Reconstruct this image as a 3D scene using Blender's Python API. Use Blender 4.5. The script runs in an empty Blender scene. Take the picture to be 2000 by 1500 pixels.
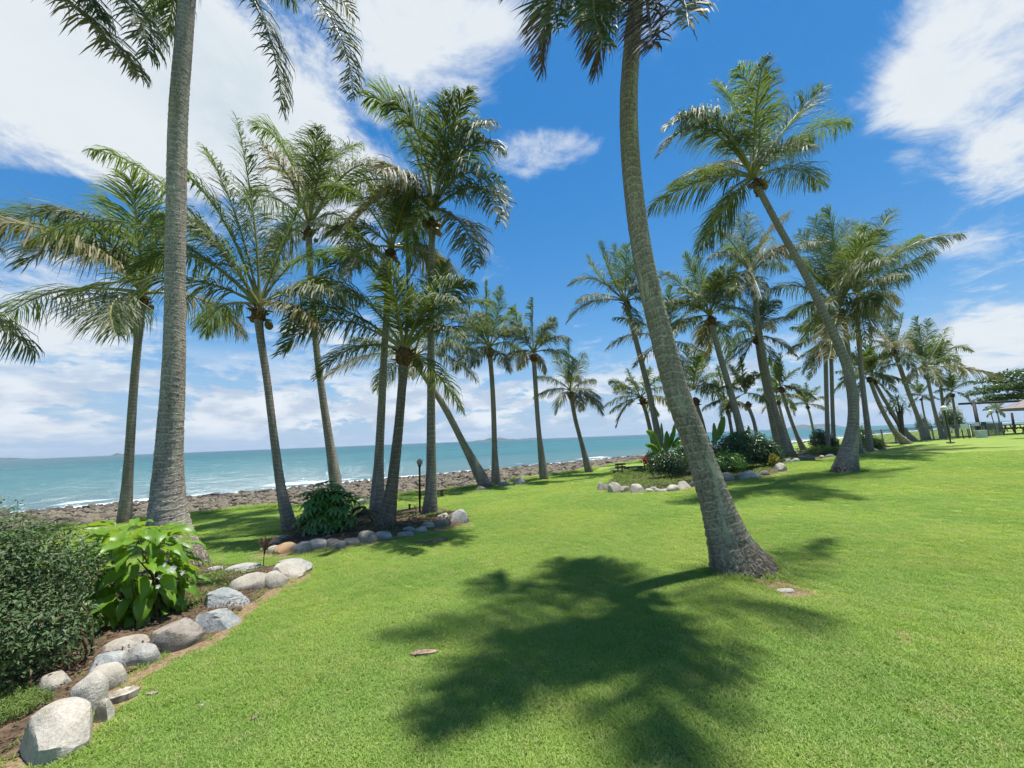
import bpy, bmesh, math, random
import numpy as np
from mathutils import Vector, Matrix

# ------------------------------------------------------------------ camera
SC = bpy.context.scene
COL = SC.collection
F = 750.0                       # focal length in pixels of a 2000 px wide frame
CAM = np.array((0.0, 0.0, 1.6))
PITCH = math.radians(8.2)
ROLL = math.radians(2.23)
cp, sp, cr, sr = math.cos(PITCH), math.sin(PITCH), math.cos(ROLL), math.sin(ROLL)
FW = np.array((0, cp, sp)); R0 = np.array((1.0, 0, 0)); U0 = np.array((0, -sp, cp))
RT = R0 * cr - U0 * sr
UP = R0 * sr + U0 * cr
cam_d = bpy.data.cameras.new('camera')
cam_d.sensor_width = 36.0
cam_d.lens = 36.0 * F / 2000.0
cam_d.clip_start = 0.05
cam_d.clip_end = 20000
cam = bpy.data.objects.new('camera', cam_d)
COL.objects.link(cam)
M4 = Matrix.Identity(4)
for i in range(3):
    M4[i][0] = RT[i]; M4[i][1] = UP[i]; M4[i][2] = -FW[i]; M4[i][3] = CAM[i]
cam.matrix_world = M4
SC.camera = cam

# ------------------------------------------------------------------ exposure
SC.view_settings.view_transform = 'Standard'
SC.view_settings.look = 'None'
SC.view_settings.gamma = 1.0
SC.view_settings.use_curve_mapping = False
SC.view_settings.exposure = 1.22
SC.cycles.use_denoising = True
SC.cycles.use_adaptive_sampling = True
SC.cycles.adaptive_threshold = 0.025
SC.cycles.max_bounces = 5
SC.cycles.diffuse_bounces = 3
SC.cycles.glossy_bounces = 2
SC.cycles.transmission_bounces = 4
SC.cycles.transparent_max_bounces = 12
SC.cycles.volume_bounces = 0
SC.cycles.sample_clamp_indirect = 8.0

SUN_EL, SUN_AZ = math.radians(80.2), math.radians(46)      # azimuth from +Y towards +X

def pix_dir(px, py):
    d = FW + (px - 1000) / F * RT + (750 - py) / F * UP
    return d / np.linalg.norm(d)

def az_el(px, py):
    d = pix_dir(px, py)
    return math.atan2(d[0], d[1]), math.asin(d[2])

# ------------------------------------------------------------------ node helper
class NT:
    def __init__(s, tree):
        s.t = tree; s.n = tree.nodes; s.l = tree.links
    def node(s, typ, **kw):
        n = s.n.new(typ)
        for k, v in kw.items():
            setattr(n, k, v)
        return n
    def put(s, sock, v):
        if v is None: return
        if isinstance(v, bpy.types.NodeSocket): s.l.new(v, sock)
        elif isinstance(v, (tuple, list)) and sock.type == 'RGBA' and len(v) == 3: sock.default_value = (*v, 1)
        else: sock.default_value = v
    def math(s, op, a, b=None, c=None, clamp=False):
        n = s.node('ShaderNodeMath', operation=op, use_clamp=clamp)
        s.put(n.inputs[0], a); s.put(n.inputs[1], b); s.put(n.inputs[2], c)
        return n.outputs[0]
    def mix(s, f, a, b, blend='MIX'):
        n = s.node('ShaderNodeMix', data_type='RGBA', blend_type=blend)
        s.put(n.inputs[0], f); s.put(n.inputs[6], a); s.put(n.inputs[7], b)
        return n.outputs[2]
    def noise(s, vec, scale, detail=4, rough=0.55, dist=0.0, out=0):
        n = s.node('ShaderNodeTexNoise')
        s.put(n.inputs['Vector'], vec); s.put(n.inputs['Scale'], scale); s.put(n.inputs['Detail'], detail)
        s.put(n.inputs['Roughness'], rough); s.put(n.inputs['Distortion'], dist)
        return n.outputs[out]
    def vor(s, vec, scale, feature='F1', out=0):
        n = s.node('ShaderNodeTexVoronoi', feature=feature)
        s.put(n.inputs['Vector'], vec); s.put(n.inputs['Scale'], scale)
        return n.outputs[out]
    def ramp(s, v, a, b, lo=0.0, hi=1.0, smooth=True):
        n = s.node('ShaderNodeMapRange', interpolation_type='SMOOTHSTEP' if smooth else 'LINEAR')
        s.put(n.inputs[0], v); s.put(n.inputs[1], a); s.put(n.inputs[2], b); s.put(n.inputs[3], lo); s.put(n.inputs[4], hi)
        return n.outputs[0]
    def scale(s, vec, sx, sy, sz):
        n = s.node('ShaderNodeMapping')
        s.put(n.inputs[0], vec); n.inputs['Scale'].default_value = (sx, sy, sz)
        return n.outputs[0]
    def sep(s, v):
        n = s.node('ShaderNodeSeparateXYZ'); s.put(n.inputs[0], v); return n.outputs
    def comb(s, x, y, z):
        n = s.node('ShaderNodeCombineXYZ'); s.put(n.inputs[0], x); s.put(n.inputs[1], y); s.put(n.inputs[2], z); return n.outputs[0]
    def attr(s, name):
        return s.node('ShaderNodeAttribute', attribute_name=name)
    def bump(s, h, strength=0.5, dist=0.02, normal=None):
        n = s.node('ShaderNodeBump')
        n.inputs['Strength'].default_value = strength; n.inputs['Distance'].default_value = dist
        s.put(n.inputs['Height'], h); s.put(n.inputs['Normal'], normal)
        return n.outputs[0]

# ------------------------------------------------------------------ world: sky and clouds
W = bpy.data.worlds.new('World'); SC.world = W; W.use_nodes = True
def build_world():
    g = NT(W.node_tree); g.n.clear()
    sky = g.node('ShaderNodeTexSky', sky_type='NISHITA', sun_disc=False)
    sky.sun_elevation = SUN_EL; sky.sun_rotation = SUN_AZ
    sky.altitude = 0; sky.air_density = 1.0; sky.dust_density = 0.1; sky.ozone_density = 2.2
    tc = g.node('ShaderNodeTexCoord').outputs['Generated']
    x, y, z = g.sep(tc)
    zc = g.math('MAXIMUM', z, 0.0)
    el = g.math('ARCSINE', g.math('MINIMUM', z, 0.9999))
    az = g.math('ARCTAN2', x, y)
    k = g.math('ADD', zc, 0.16)
    pv = g.comb(g.math('DIVIDE', x, k), g.math('DIVIDE', y, k), 0.37)
    na = g.noise(pv, 1.15, 10, 0.62, 0.35); nb_ = g.noise(pv, 5.0, 8, 0.68, 0.6)
    n1 = g.math('ADD', na, g.math('MULTIPLY', g.math('SUBTRACT', nb_, .5), .62))
    wob = g.noise(pv, 2.4, 8, 0.65, .3)
    # cover: where the cloud masses lie (direction space), edges broken up by noise
    wx = g.math('MULTIPLY', g.math('SUBTRACT', wob, 0.5), 1.5)
    cover = None
    blobs = [(250, 110, 620, 330, .42), (800, 40, 190, 250, .27), (560, 330, 340, 150, .16), (1930, 130, 320, 290, .27), (1960, 330, 150, 90, .2),
             (1065, 300, 140, 64, .31), (1720, 370, 90, 60, .13), (1930, 650, 150, 110, .30), (1890, 480, 90, 30, .10),
             (60, 600, 330, 150, .24), (420, 640, 380, 120, .07), (960, 40, 70, 60, .12),
             (1180, 330, 300, 330, -.27), (1500, 520, 260, 320, -.31), (130, 405, 190, 55, -.34), (395, 705, 75, 35, -.15), (1480, 150, 210, 300, -.27)]
    for (px, py, rx, ry, a) in blobs:
        a0, e0 = az_el(px, py)
        a1, _ = az_el(px + rx, py); a2, _ = az_el(px - rx, py)
        _, e1 = az_el(px, py - ry); _, e2 = az_el(px, py + ry)
        ra = max(0.03, abs(a1 - a2) / 2); re = max(0.02, abs(e1 - e2) / 2)
        dx = g.math('DIVIDE', g.math('SUBTRACT', az, a0), ra)
        dy = g.math('DIVIDE', g.math('SUBTRACT', el, e0), re)
        d = g.math('SQRT', g.math('ADD', g.math('MULTIPLY', dx, dx), g.math('MULTIPLY', dy, dy)))
        d = g.math('ADD', d, wx)
        m = g.ramp(d, 0.35, 1.25, a, 0.0)
        cover = m if cover is None else g.math('ADD', cover, m)
    dens = g.ramp(g.math('ADD', n1, cover), 0.51, 0.82)
    # low cumulus bank towards the horizon
    lv = g.comb(g.math('MULTIPLY', az, 4.2), g.math('MULTIPLY', el, 11.0), 1.7)
    n2 = g.noise(lv, 1.5, 10, 0.64, 0.2)
    band = g.math('MULTIPLY', g.ramp(el, 0.012, 0.05), g.ramp(el, 0.10, 0.24, 1.0, 0.0))
    side = g.ramp(az, -0.1, 0.75, 0.13, 0.05)
    d2 = g.ramp(g.math('ADD', n2, side), 0.56, 0.64)
    d2 = g.math('MULTIPLY', d2, g.math('MULTIPLY', band, 0.92))
    # thin veil near the horizon
    # cloud light and shade
    sh = g.noise(pv, 1.9, 6, 0.55)
    core = g.ramp(g.math('ADD', n1, cover), 0.75, 1.25)
    shade = g.math('MULTIPLY', core, g.ramp(sh, 0.38, 0.62))
    ccol = g.mix(shade, (4.15, 4.4, 4.6), (3.05, 3.6, 3.95))
    sh2 = g.noise(lv, 2.4, 6, 0.55)
    lcol = g.mix(g.ramp(sh2, 0.38, 0.62), (2.75, 3.2, 3.9), (4.4, 4.65, 4.9))
    # sky slightly richer, paler towards the horizon
    hs = g.node('ShaderNodeHueSaturation'); hs.inputs['Saturation'].default_value = 1.42; hs.inputs['Value'].default_value = 0.78
    cp_ = g.mix(1.0, g.mix(1.0, sky.outputs[0], (1.22, 1.30, 1.42), 'MULTIPLY'), g.mix(1.0, g.mix(1.0, sky.outputs[0], (.10, .10, .10), 'MULTIPLY'), (1, 1, 1), 'ADD'), 'DIVIDE')
    g.put(hs.inputs['Color'], cp_)
    low = g.mix(g.ramp(el, 0.0, 0.26, 0.85, 0.0), hs.outputs[0], (1.75, 2.6, 3.75))
    c = g.mix(d2, low, lcol)
    c = g.mix(g.math('MULTIPLY', dens, 0.97), c, ccol)
    bg = g.node('ShaderNodeBackground'); bg.inputs['Strength'].default_value = 0.085
    g.put(bg.inputs['Color'], c)
    out = g.node('ShaderNodeOutputWorld')
    g.l.new(bg.outputs[0], out.inputs['Surface'])
build_world()

# ------------------------------------------------------------------ sun
sun_d = bpy.data.lights.new('sun', 'SUN'); sun_d.energy = 3.5; sun_d.angle = math.radians(0.9); sun_d.color = (1.0, 0.955, 0.88)
sun = bpy.data.objects.new('sun', sun_d); COL.objects.link(sun)
SUNV = Vector((math.cos(SUN_EL) * math.sin(SUN_AZ), math.cos(SUN_EL) * math.cos(SUN_AZ), math.sin(SUN_EL)))
sun.rotation_euler = SUNV.to_track_quat('Z', 'Y').to_euler()
sun.location = SUNV * 60

# ------------------------------------------------------------------ terrain functions
SEA_Z = -2.6
DT = np.array((0.81, 0.586)); DS = np.array((-0.586, 0.81))
def smooth(a, b, v):
    q = np.clip((v - a) / (b - a), 0, 1); return q * q * (3 - 2 * q)
def edge_s(t):
    base = np.interp(t, [-60, -10, -1.5, 4, 10, 19, 30, 60, 140], [27, 23.5, 22.2, 20.3, 18.6, 19.6, 20.5, 22, 26])
    return base + 0.25 * np.sin(t * 0.9) + 0.15 * np.sin(t * 2.3 + 1)
def relief(x, y):
    return 0.022 * np.sin(x * 0.7 + 1.3) * np.sin(y * 0.6 + .4) + 0.012 * np.sin(x * 1.7 + y * .8) + 0.007 * np.sin(y * 2.9 - x * 2.1)
def ground(x, y):
    x = np.asarray(x, float); y = np.asarray(y, float)
    t = x * DT[0] + y * DT[1]; s = x * DS[0] + y * DS[1]
    e = edge_s(t)
    rise = 0.5 * smooth(5, 40, t)
    sl = np.minimum(s, e)
    z = np.where(sl > 0, -0.05 * sl, -0.02 * sl) + rise + relief(x, y)
    b = np.maximum(s - e, 0)
    slope = (SEA_Z - (z - 0.35)) / np.maximum(47 - e, 5)
    return z - 0.35 * smooth(0, 1.4, b) + slope * b * (b > 0) 
def gz(x, y): return float(ground(x, y))
def at(px, py, depth):
    d = pix_dir(px, py); return CAM + d * (depth / d[1])
def hit(px, py):
    d = pix_dir(px, py); k = np.linspace(0.8, 90, 9000)
    P = CAM[None] + d[None] * k[:, None]
    below = np.nonzero(P[:, 2] < ground(P[:, 0], P[:, 1]))[0]
    i = below[0] if len(below) else len(k) - 1
    p = P[i].copy(); p[2] = gz(p[0], p[1]); return p
def px_size(px, depth):           # metres per pixel across the view at that depth
    u = (px - 1000) / F; return depth / F / math.sqrt(1 + u * u)

# ------------------------------------------------------------------ mesh helpers
def mesh_np(name, parts, mats, smooth_shade=False, uvs=None, attrs=None):
    """parts: list of (V, F, material index); F has 3 or 4 columns"""
    me = bpy.data.meshes.new(name)
    off = 0; Vs = []; loops = []; tot = []; mi = []
    for V, Fc, m in parts:
        Vs.append(V); loops.append((Fc + off).ravel()); tot.append(np.full(len(Fc), Fc.shape[1])); mi.append(np.full(len(Fc), m)); off += len(V)
    V = np.concatenate(Vs).astype(np.float32); L = np.concatenate(loops).astype(np.int32); T = np.concatenate(tot).astype(np.int32)
    me.vertices.add(len(V)); me.vertices.foreach_set('co', V.ravel())
    me.loops.add(len(L)); me.loops.foreach_set('vertex_index', L)
    me.polygons.add(len(T)); st = np.zeros(len(T), np.int32); st[1:] = np.cumsum(T)[:-1]
    me.polygons.foreach_set('loop_start', st); me.polygons.foreach_set('loop_total', T)
    me.polygons.foreach_set('material_index', np.concatenate(mi).astype(np.int32))
    me.polygons.foreach_set('use_smooth', np.full(len(T), smooth_shade))
    for m in mats: me.materials.append(m)
    if attrs:
        for an, vals in attrs.items():
            a = me.attributes.new(an, 'FLOAT', 'POINT'); a.data.foreach_set('value', np.asarray(vals, np.float32))
    me.update(calc_edges=True); me.validate()
    return me
def link(name, me, parent=None, loc=(0, 0, 0), rot=None, scale=None):
    o = bpy.data.objects.new(name, me); COL.objects.link(o)
    o.location = loc
    if rot is not None: o.rotation_euler = rot
    if scale is not None: o.scale = scale if hasattr(scale, '__len__') else (scale,) * 3
    if parent is not None: o.parent = parent
    return o
def tag(o, label, cat, group=None, kind=None):
    if label: o['label'] = label
    if cat: o['category'] = cat
    if group: o['group'] = group
    if kind: o['kind'] = kind
    return o
def thing(name, loc, label, cat, group=None):
    o = link(name, None, None, loc); o.empty_display_size = 0.2
    return tag(o, label, cat, group)
def grid_faces(nu, nv, wrap=False):
    i = np.arange(nu - (0 if wrap else 1)); j = np.arange(nv - 1)
    I, J = np.meshgrid(i, j, indexing='ij'); I2 = (I + 1) % nu
    return np.stack([I * nv + J, I2 * nv + J, I2 * nv + J + 1, I * nv + J + 1], -1).reshape(-1, 4)
def tube(P, R, n=8, cap=True):
    P = np.asarray(P, float); R = np.asarray(R, float)
    T = np.gradient(P, axis=0); T /= np.linalg.norm(T, axis=1)[:, None] + 1e-9
    ref = np.array((1.0, 0.13, 0.07)) if abs(T[:, 2]).mean() > .6 else np.array((0.05, 0.1, 1.0))
    A = np.cross(T, ref); A /= np.linalg.norm(A, axis=1)[:, None] + 1e-9
    B = np.cross(T, A)
    th = np.linspace(0, 2 * math.pi, n, endpoint=False)
    V = P[None] + R[None, :, None] * (np.cos(th)[:, None, None] * A[None] + np.sin(th)[:, None, None] * B[None])
    V = V.reshape(-1, 3); Fq = grid_faces(n, len(P), True)
    if not cap: return [(V, Fq)]
    m = len(P); top = np.array([[i * m + m - 1 for i in range(n)]]); bot = np.array([[i * m for i in range(n)][::-1]])
    c = np.vstack([P[-1:], P[:1]]); k = len(V)
    V = np.vstack([V, c])
    tri = np.array([[i * m + m - 1, ((i + 1) % n) * m + m - 1, k] for i in range(n)] + [[((i + 1) % n) * m, i * m, k + 1] for i in range(n)])
    return [(V, Fq), (np.zeros((0, 3)), tri - len(V))]
def box(c, size, rotz=0.0, bev=0.0):
    x, y, z = [q / 2 for q in size]
    V = np.array([(a * x, b * y, d * z) for a in (-1, 1) for b in (-1, 1) for d in (-1, 1)])
    ca, sa = math.cos(rotz), math.sin(rotz)
    V = V @ np.array(((ca, sa, 0), (-sa, ca, 0), (0, 0, 1))) + np.asarray(c)
    Fq = np.array([(0, 1, 3, 2), (4, 6, 7, 5), (0, 4, 5, 1), (2, 3, 7, 6), (0, 2, 6, 4), (1, 5, 7, 3)])
    return [(V, Fq)]
def withm(lst, m=0): return [(V, Fc, m) for V, Fc in lst]
def bevel(me, w, seg=2):
    bm = bmesh.new(); bm.from_mesh(me); bmesh.ops.remove_doubles(bm, verts=bm.verts, dist=1e-5)
    bmesh.ops.bevel(bm, geom=bm.edges[:], offset=w, segments=seg, affect='EDGES', clamp_overlap=True)
    bm.to_mesh(me); bm.free(); return me
def spline(P, n):
    P = np.asarray(P, float); Q = np.vstack([2 * P[0] - P[1], P, 2 * P[-1] - P[-2]])
    seg = np.linspace(0, len(P) - 1 - 1e-6, n); out = []
    for v in seg:
        i = int(v); f = v - i; p0, p1, p2, p3 = Q[i], Q[i + 1], Q[i + 2], Q[i + 3]
        out.append(0.5 * ((2 * p1) + (-p0 + p2) * f + (2 * p0 - 5 * p1 + 4 * p2 - p3) * f * f + (-p0 + 3 * p1 - 3 * p2 + p3) * f ** 3))
    out = np.array(out)
    d = np.concatenate([[0], np.cumsum(np.linalg.norm(np.diff(out[:, :3], axis=0), axis=1))])
    u = np.linspace(0, d[-1], n)
    return np.stack([np.interp(u, d, out[:, k]) for k in range(out.shape[1])], 1), d[-1]
ICO = {}
def ico(sub):
    if sub not in ICO:
        bm = bmesh.new(); bmesh.ops.create_icosphere(bm, subdivisions=sub, radius=1)
        V = np.array([v.co[:] for v in bm.verts]); Fc = np.array([[v.index for v in f.verts] for f in bm.faces]); bm.free(); ICO[sub] = (V, Fc)
    return ICO[sub]
def vnoise(V, seed, freq):
    r = np.random.default_rng(seed); n = np.zeros(len(V))
    for k in range(5):
        a = r.normal(size=3); a /= np.linalg.norm(a); n += np.sin(V @ a * freq * (1 + .5 * k) + r.uniform(0, 6.28)) / (1 + .5 * k)
    return n / 3

# ------------------------------------------------------------------ materials
def new_mat(name):
    m = bpy.data.materials.new(name); m.use_nodes = True
    g = NT(m.node_tree); b = g.n['Principled BSDF']; return m, g, b
def objrand(g): return g.node('ShaderNodeObjectInfo').outputs['Random']
def pos(g): return g.node('ShaderNodeNewGeometry').outputs['Position']

def grass_colour(g, p):
    a = g.noise(p, 0.55, 4, 0.6); b = g.noise(p, 3.2, 3, 0.6); c = g.noise(p, 0.16, 3, .5)
    col = g.mix(g.ramp(a, 0.35, 0.68), (0.265, 0.408, 0.084), (0.385, 0.500, 0.100))
    col = g.mix(g.math('MULTIPLY', g.ramp(b, 0.35, 0.85), 0.25), col, (0.480, 0.520, 0.160))
    col = g.mix(g.math('MULTIPLY', g.ramp(c, 0.4, 0.75), 0.5), col, (0.450, 0.495, 0.105))
    d = g.noise(p, 1.1, 3, 0.5)
    col = g.mix(g.math('MULTIPLY', g.ramp(d, 0.55, 0.80), 0.30), col, (0.44, 0.39, 0.17))
    return col

def m_lawn():
    m, g, b = new_mat('lawn_turf'); p = pos(g)
    col = grass_colour(g, p)
    fine = g.noise(g.scale(p, 1, 1, 1), 45, 4, 0.7); fine2 = g.noise(p, 13, 3, .6)
    col = g.mix(g.ramp(fine, 0.3, 0.7, 0.55, 0.0), col, (0.155, 0.245, 0.045))
    col = g.mix(g.ramp(fine2, 0.4, 0.7, 0.25, 0.0), col, (0.20, 0.30, 0.05))
    col = g.mix(1.0, col, (.70, .70, .70), 'MULTIPLY')
    dirt = g.attr('dirt').outputs['Fac']
    dn = g.noise(p, 9, 5, 0.65)
    dm = g.ramp(g.math('ADD', dirt, g.math('MULTIPLY', g.math('SUBTRACT', dn, .5), .8)), 0.4, 0.62)
    soil = g.mix(g.ramp(g.noise(p, 38, 4, .7), .35, .65), (0.15, 0.10, 0.058), (0.30, 0.225, 0.13))
    col = g.mix(dm, col, soil)
    g.put(b.inputs['Base Color'], col); b.inputs['Roughness'].default_value = 0.9; b.inputs['Specular IOR Level'].default_value = 0.15
    g.put(b.inputs['Normal'], g.bump(g.math('ADD', fine, g.math('MULTIPLY', fine2, .5)), 0.7, 0.03)); return m
def leaf_mat(name, base, alt, trans, tfac=0.3, rough=0.4, spec=0.5, use_pos=True, nscale=2.0, dry=0.0):
    m, g, b = new_mat(name); r = objrand(g); ri = g.node('ShaderNodeNewGeometry').outputs['Random Per Island']
    col = g.mix(g.math('ADD', g.math('MULTIPLY', r, .5), g.math('MULTIPLY', ri, .5)), base, alt)
    if use_pos:
        n = g.noise(pos(g), nscale, 3, .6); col = g.mix(g.ramp(n, .35, .7, 0, .55), col, alt)
    if dry: col = g.mix(g.math('MULTIPLY', g.math('GREATER_THAN', g.math('FRACT', g.math('MULTIPLY', ri, 7.31)), 1 - dry), .8), col, (0.17, 0.12, 0.055))
    g.put(b.inputs['Base Color'], col); b.inputs['Roughness'].default_value = rough; b.inputs['Specular IOR Level'].default_value = spec
    t = g.node('ShaderNodeBsdfTranslucent'); g.put(t.inputs[0], trans)
    mx = g.node('ShaderNodeMixShader'); mx.inputs[0].default_value = tfac
    g.l.new(b.outputs[0], mx.inputs[1]); g.l.new(t.outputs[0], mx.inputs[2]); g.l.new(mx.outputs[0], g.n['Material Output'].inputs['Surface'])
    return m
def m_grass():
    m, g, b = new_mat('grass_blades'); p = pos(g)
    col = grass_colour(g, p); r = objrand(g)
    col = g.mix(g.math('MULTIPLY', r, .55), col, (0.150, 0.265, 0.055))
    col = g.mix(g.math('MULTIPLY', g.math('GREATER_THAN', g.math('FRACT', g.math('MULTIPLY', r, 13.7)), .93), .7), col, (0.50, 0.46, 0.22))
    g.put(b.inputs['Base Color'], col); b.inputs['Roughness'].default_value = .5; b.inputs['Specular IOR Level'].default_value = .3
    t = g.node('ShaderNodeBsdfTranslucent'); g.put(t.inputs[0], g.mix(1.0, col, (1.25, 1.25, 1.0), 'MULTIPLY'))
    mx = g.node('ShaderNodeMixShader'); mx.inputs[0].default_value = .45
    g.l.new(b.outputs[0], mx.inputs[1]); g.l.new(t.outputs[0], mx.inputs[2]); g.l.new(mx.outputs[0], g.n['Material Output'].inputs['Surface'])
    return m
def m_bark(name='palm_bark', lichen=0.25, tint=(1, 1, 1)):
    m, g, b = new_mat(name)
    ph = g.attr('ring').outputs['Fac']; an = g.attr('ang').outputs['Fac']; hl = g.attr('len').outputs['Fac']
    ca = g.math('COSINE', an); sa = g.math('SINE', an)
    cyl = g.comb(ca, sa, g.math('MULTIPLY', hl, 1.0))
    fr = g.math('FRACT', g.math('ADD', ph, g.math('MULTIPLY', g.math('SUBTRACT', g.noise(cyl, 3.2, 4, .65), .5), .75)))
    line = g.math('MAXIMUM', g.ramp(fr, 0.0, 0.12, 1, 0), g.ramp(fr, .93, 1.0, 0, .7))
    n = g.noise(g.comb(g.math('MULTIPLY', ca, 1.0), g.math('MULTIPLY', sa, 1.0), g.math('MULTIPLY', hl, .8)), 1.7, 4, .6)
    crack = g.noise(g.comb(g.math('MULTIPLY', ca, 9), g.math('MULTIPLY', sa, 9), g.math('MULTIPLY', hl, 3.0)), 1.5, 4, .7)
    fine = g.noise(g.comb(g.math('MULTIPLY', ca, 4), g.math('MULTIPLY', sa, 4), g.math('MULTIPLY', hl, 22)), 1.6, 5, .7)
    T = lambda c: tuple(a * q for a, q in zip(c, tint))
    col = g.mix(g.ramp(n, .3, .7), T((0.28, 0.245, 0.200)), T((0.41, 0.37, 0.31)))
    col = g.mix(g.ramp(fine, .38, .68, .75, 0), col, T((0.085, 0.068, 0.052)))
    col = g.mix(g.math('MULTIPLY', line, g.ramp(g.noise(cyl, 2.1, 4, .7), .35, .65, .2, .95)), col, T((0.58, 0.54, 0.47)))
    under = g.math('MULTIPLY', g.ramp(fr, .16, .22), g.ramp(fr, .22, .5, 1, 0))
    col = g.mix(g.math('MULTIPLY', under, .32), col, T((0.10, 0.078, 0.056)))
    col = g.mix(g.ramp(crack, .60, .70, 0, .85), col, T((0.045, 0.035, 0.028)))
    li = g.ramp(g.noise(g.comb(ca, sa, g.math('MULTIPLY', hl, 1.1)), 1.3, 5, .65), .53, .66, 0, lichen)
    col = g.mix(li, col, (0.50, 0.47, 0.31))
    # blotched foot: pale scales on dark ground
    foot = g.ramp(hl, 0.05, 0.85, 1, 0)
    blot = g.ramp(g.noise(g.comb(g.math('MULTIPLY', ca, 3), g.math('MULTIPLY', sa, 3), g.math('MULTIPLY', hl, 9)), 3.0, 4, .7), .46, .60)
    fcol = g.mix(blot, (0.060, 0.045, 0.032), (0.44, 0.39, 0.30))
    col = g.mix(g.math('MULTIPLY', foot, .8), col, fcol)
    g.put(b.inputs['Base Color'], col); b.inputs['Roughness'].default_value = .85; b.inputs['Specular IOR Level'].default_value = .2
    h = g.math('ADD', g.math('MULTIPLY', fine, .7), g.math('ADD', g.math('MULTIPLY', line, .6), g.math('MULTIPLY', g.ramp(crack, .58, .7), -.9)))
    h = g.math('ADD', h, g.math('MULTIPLY', g.math('MULTIPLY', blot, foot), 1.5))
    g.put(b.inputs['Normal'], g.bump(h, 0.8, 0.012)); return m
def m_stone(name, c1, c2, c3, scale=6):
    m, g, b = new_mat(name); oc = g.node('ShaderNodeTexCoord').outputs['Object']
    r = objrand(g)
    v = g.node('ShaderNodeVectorMath', operation='ADD'); g.put(v.inputs[0], oc); g.put(v.inputs[1], g.comb(g.math('MULTIPLY', r, 40), r, 0)); v = v.outputs[0]
    a = g.noise(v, scale, 6, .62, .3); f = g.noise(v, scale * 9, 4, .7); bands = g.noise(g.scale(v, 1, 1, 4), scale * .8, 4, .6)
    col = g.mix(g.ramp(a, .35, .66), c1, c2)
    col = g.mix(g.ramp(bands, .52, .7, 0, .75), col, c3)
    col = g.mix(g.ramp(f, .35, .7, .35, 0), col, (0.10, 0.09, 0.075))
    g.put(b.inputs['Base Color'], col); b.inputs['Roughness'].default_value = .85; b.inputs['Specular IOR Level'].default_value = .25
    g.put(b.inputs['Normal'], g.bump(g.math('ADD', g.math('MULTIPLY', a, 1.0), g.math('MULTIPLY', f, .45)), .7, .03)); return m
def m_plain(name, col, rough=.5, metal=0.0, spec=.4, vary=.15, nscale=8, alt=None):
    m, g, b = new_mat(name); n = g.noise(g.node('ShaderNodeTexCoord').outputs['Object'], nscale, 4, .6)
    dark = alt or tuple(c * (1 - 2.2 * vary) for c in col)
    g.put(b.inputs['Base Color'], g.mix(g.ramp(n, .35, .7), dark, col)); b.inputs['Roughness'].default_value = rough
    b.inputs['Metallic'].default_value = metal; b.inputs['Specular IOR Level'].default_value = spec; return m
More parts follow.
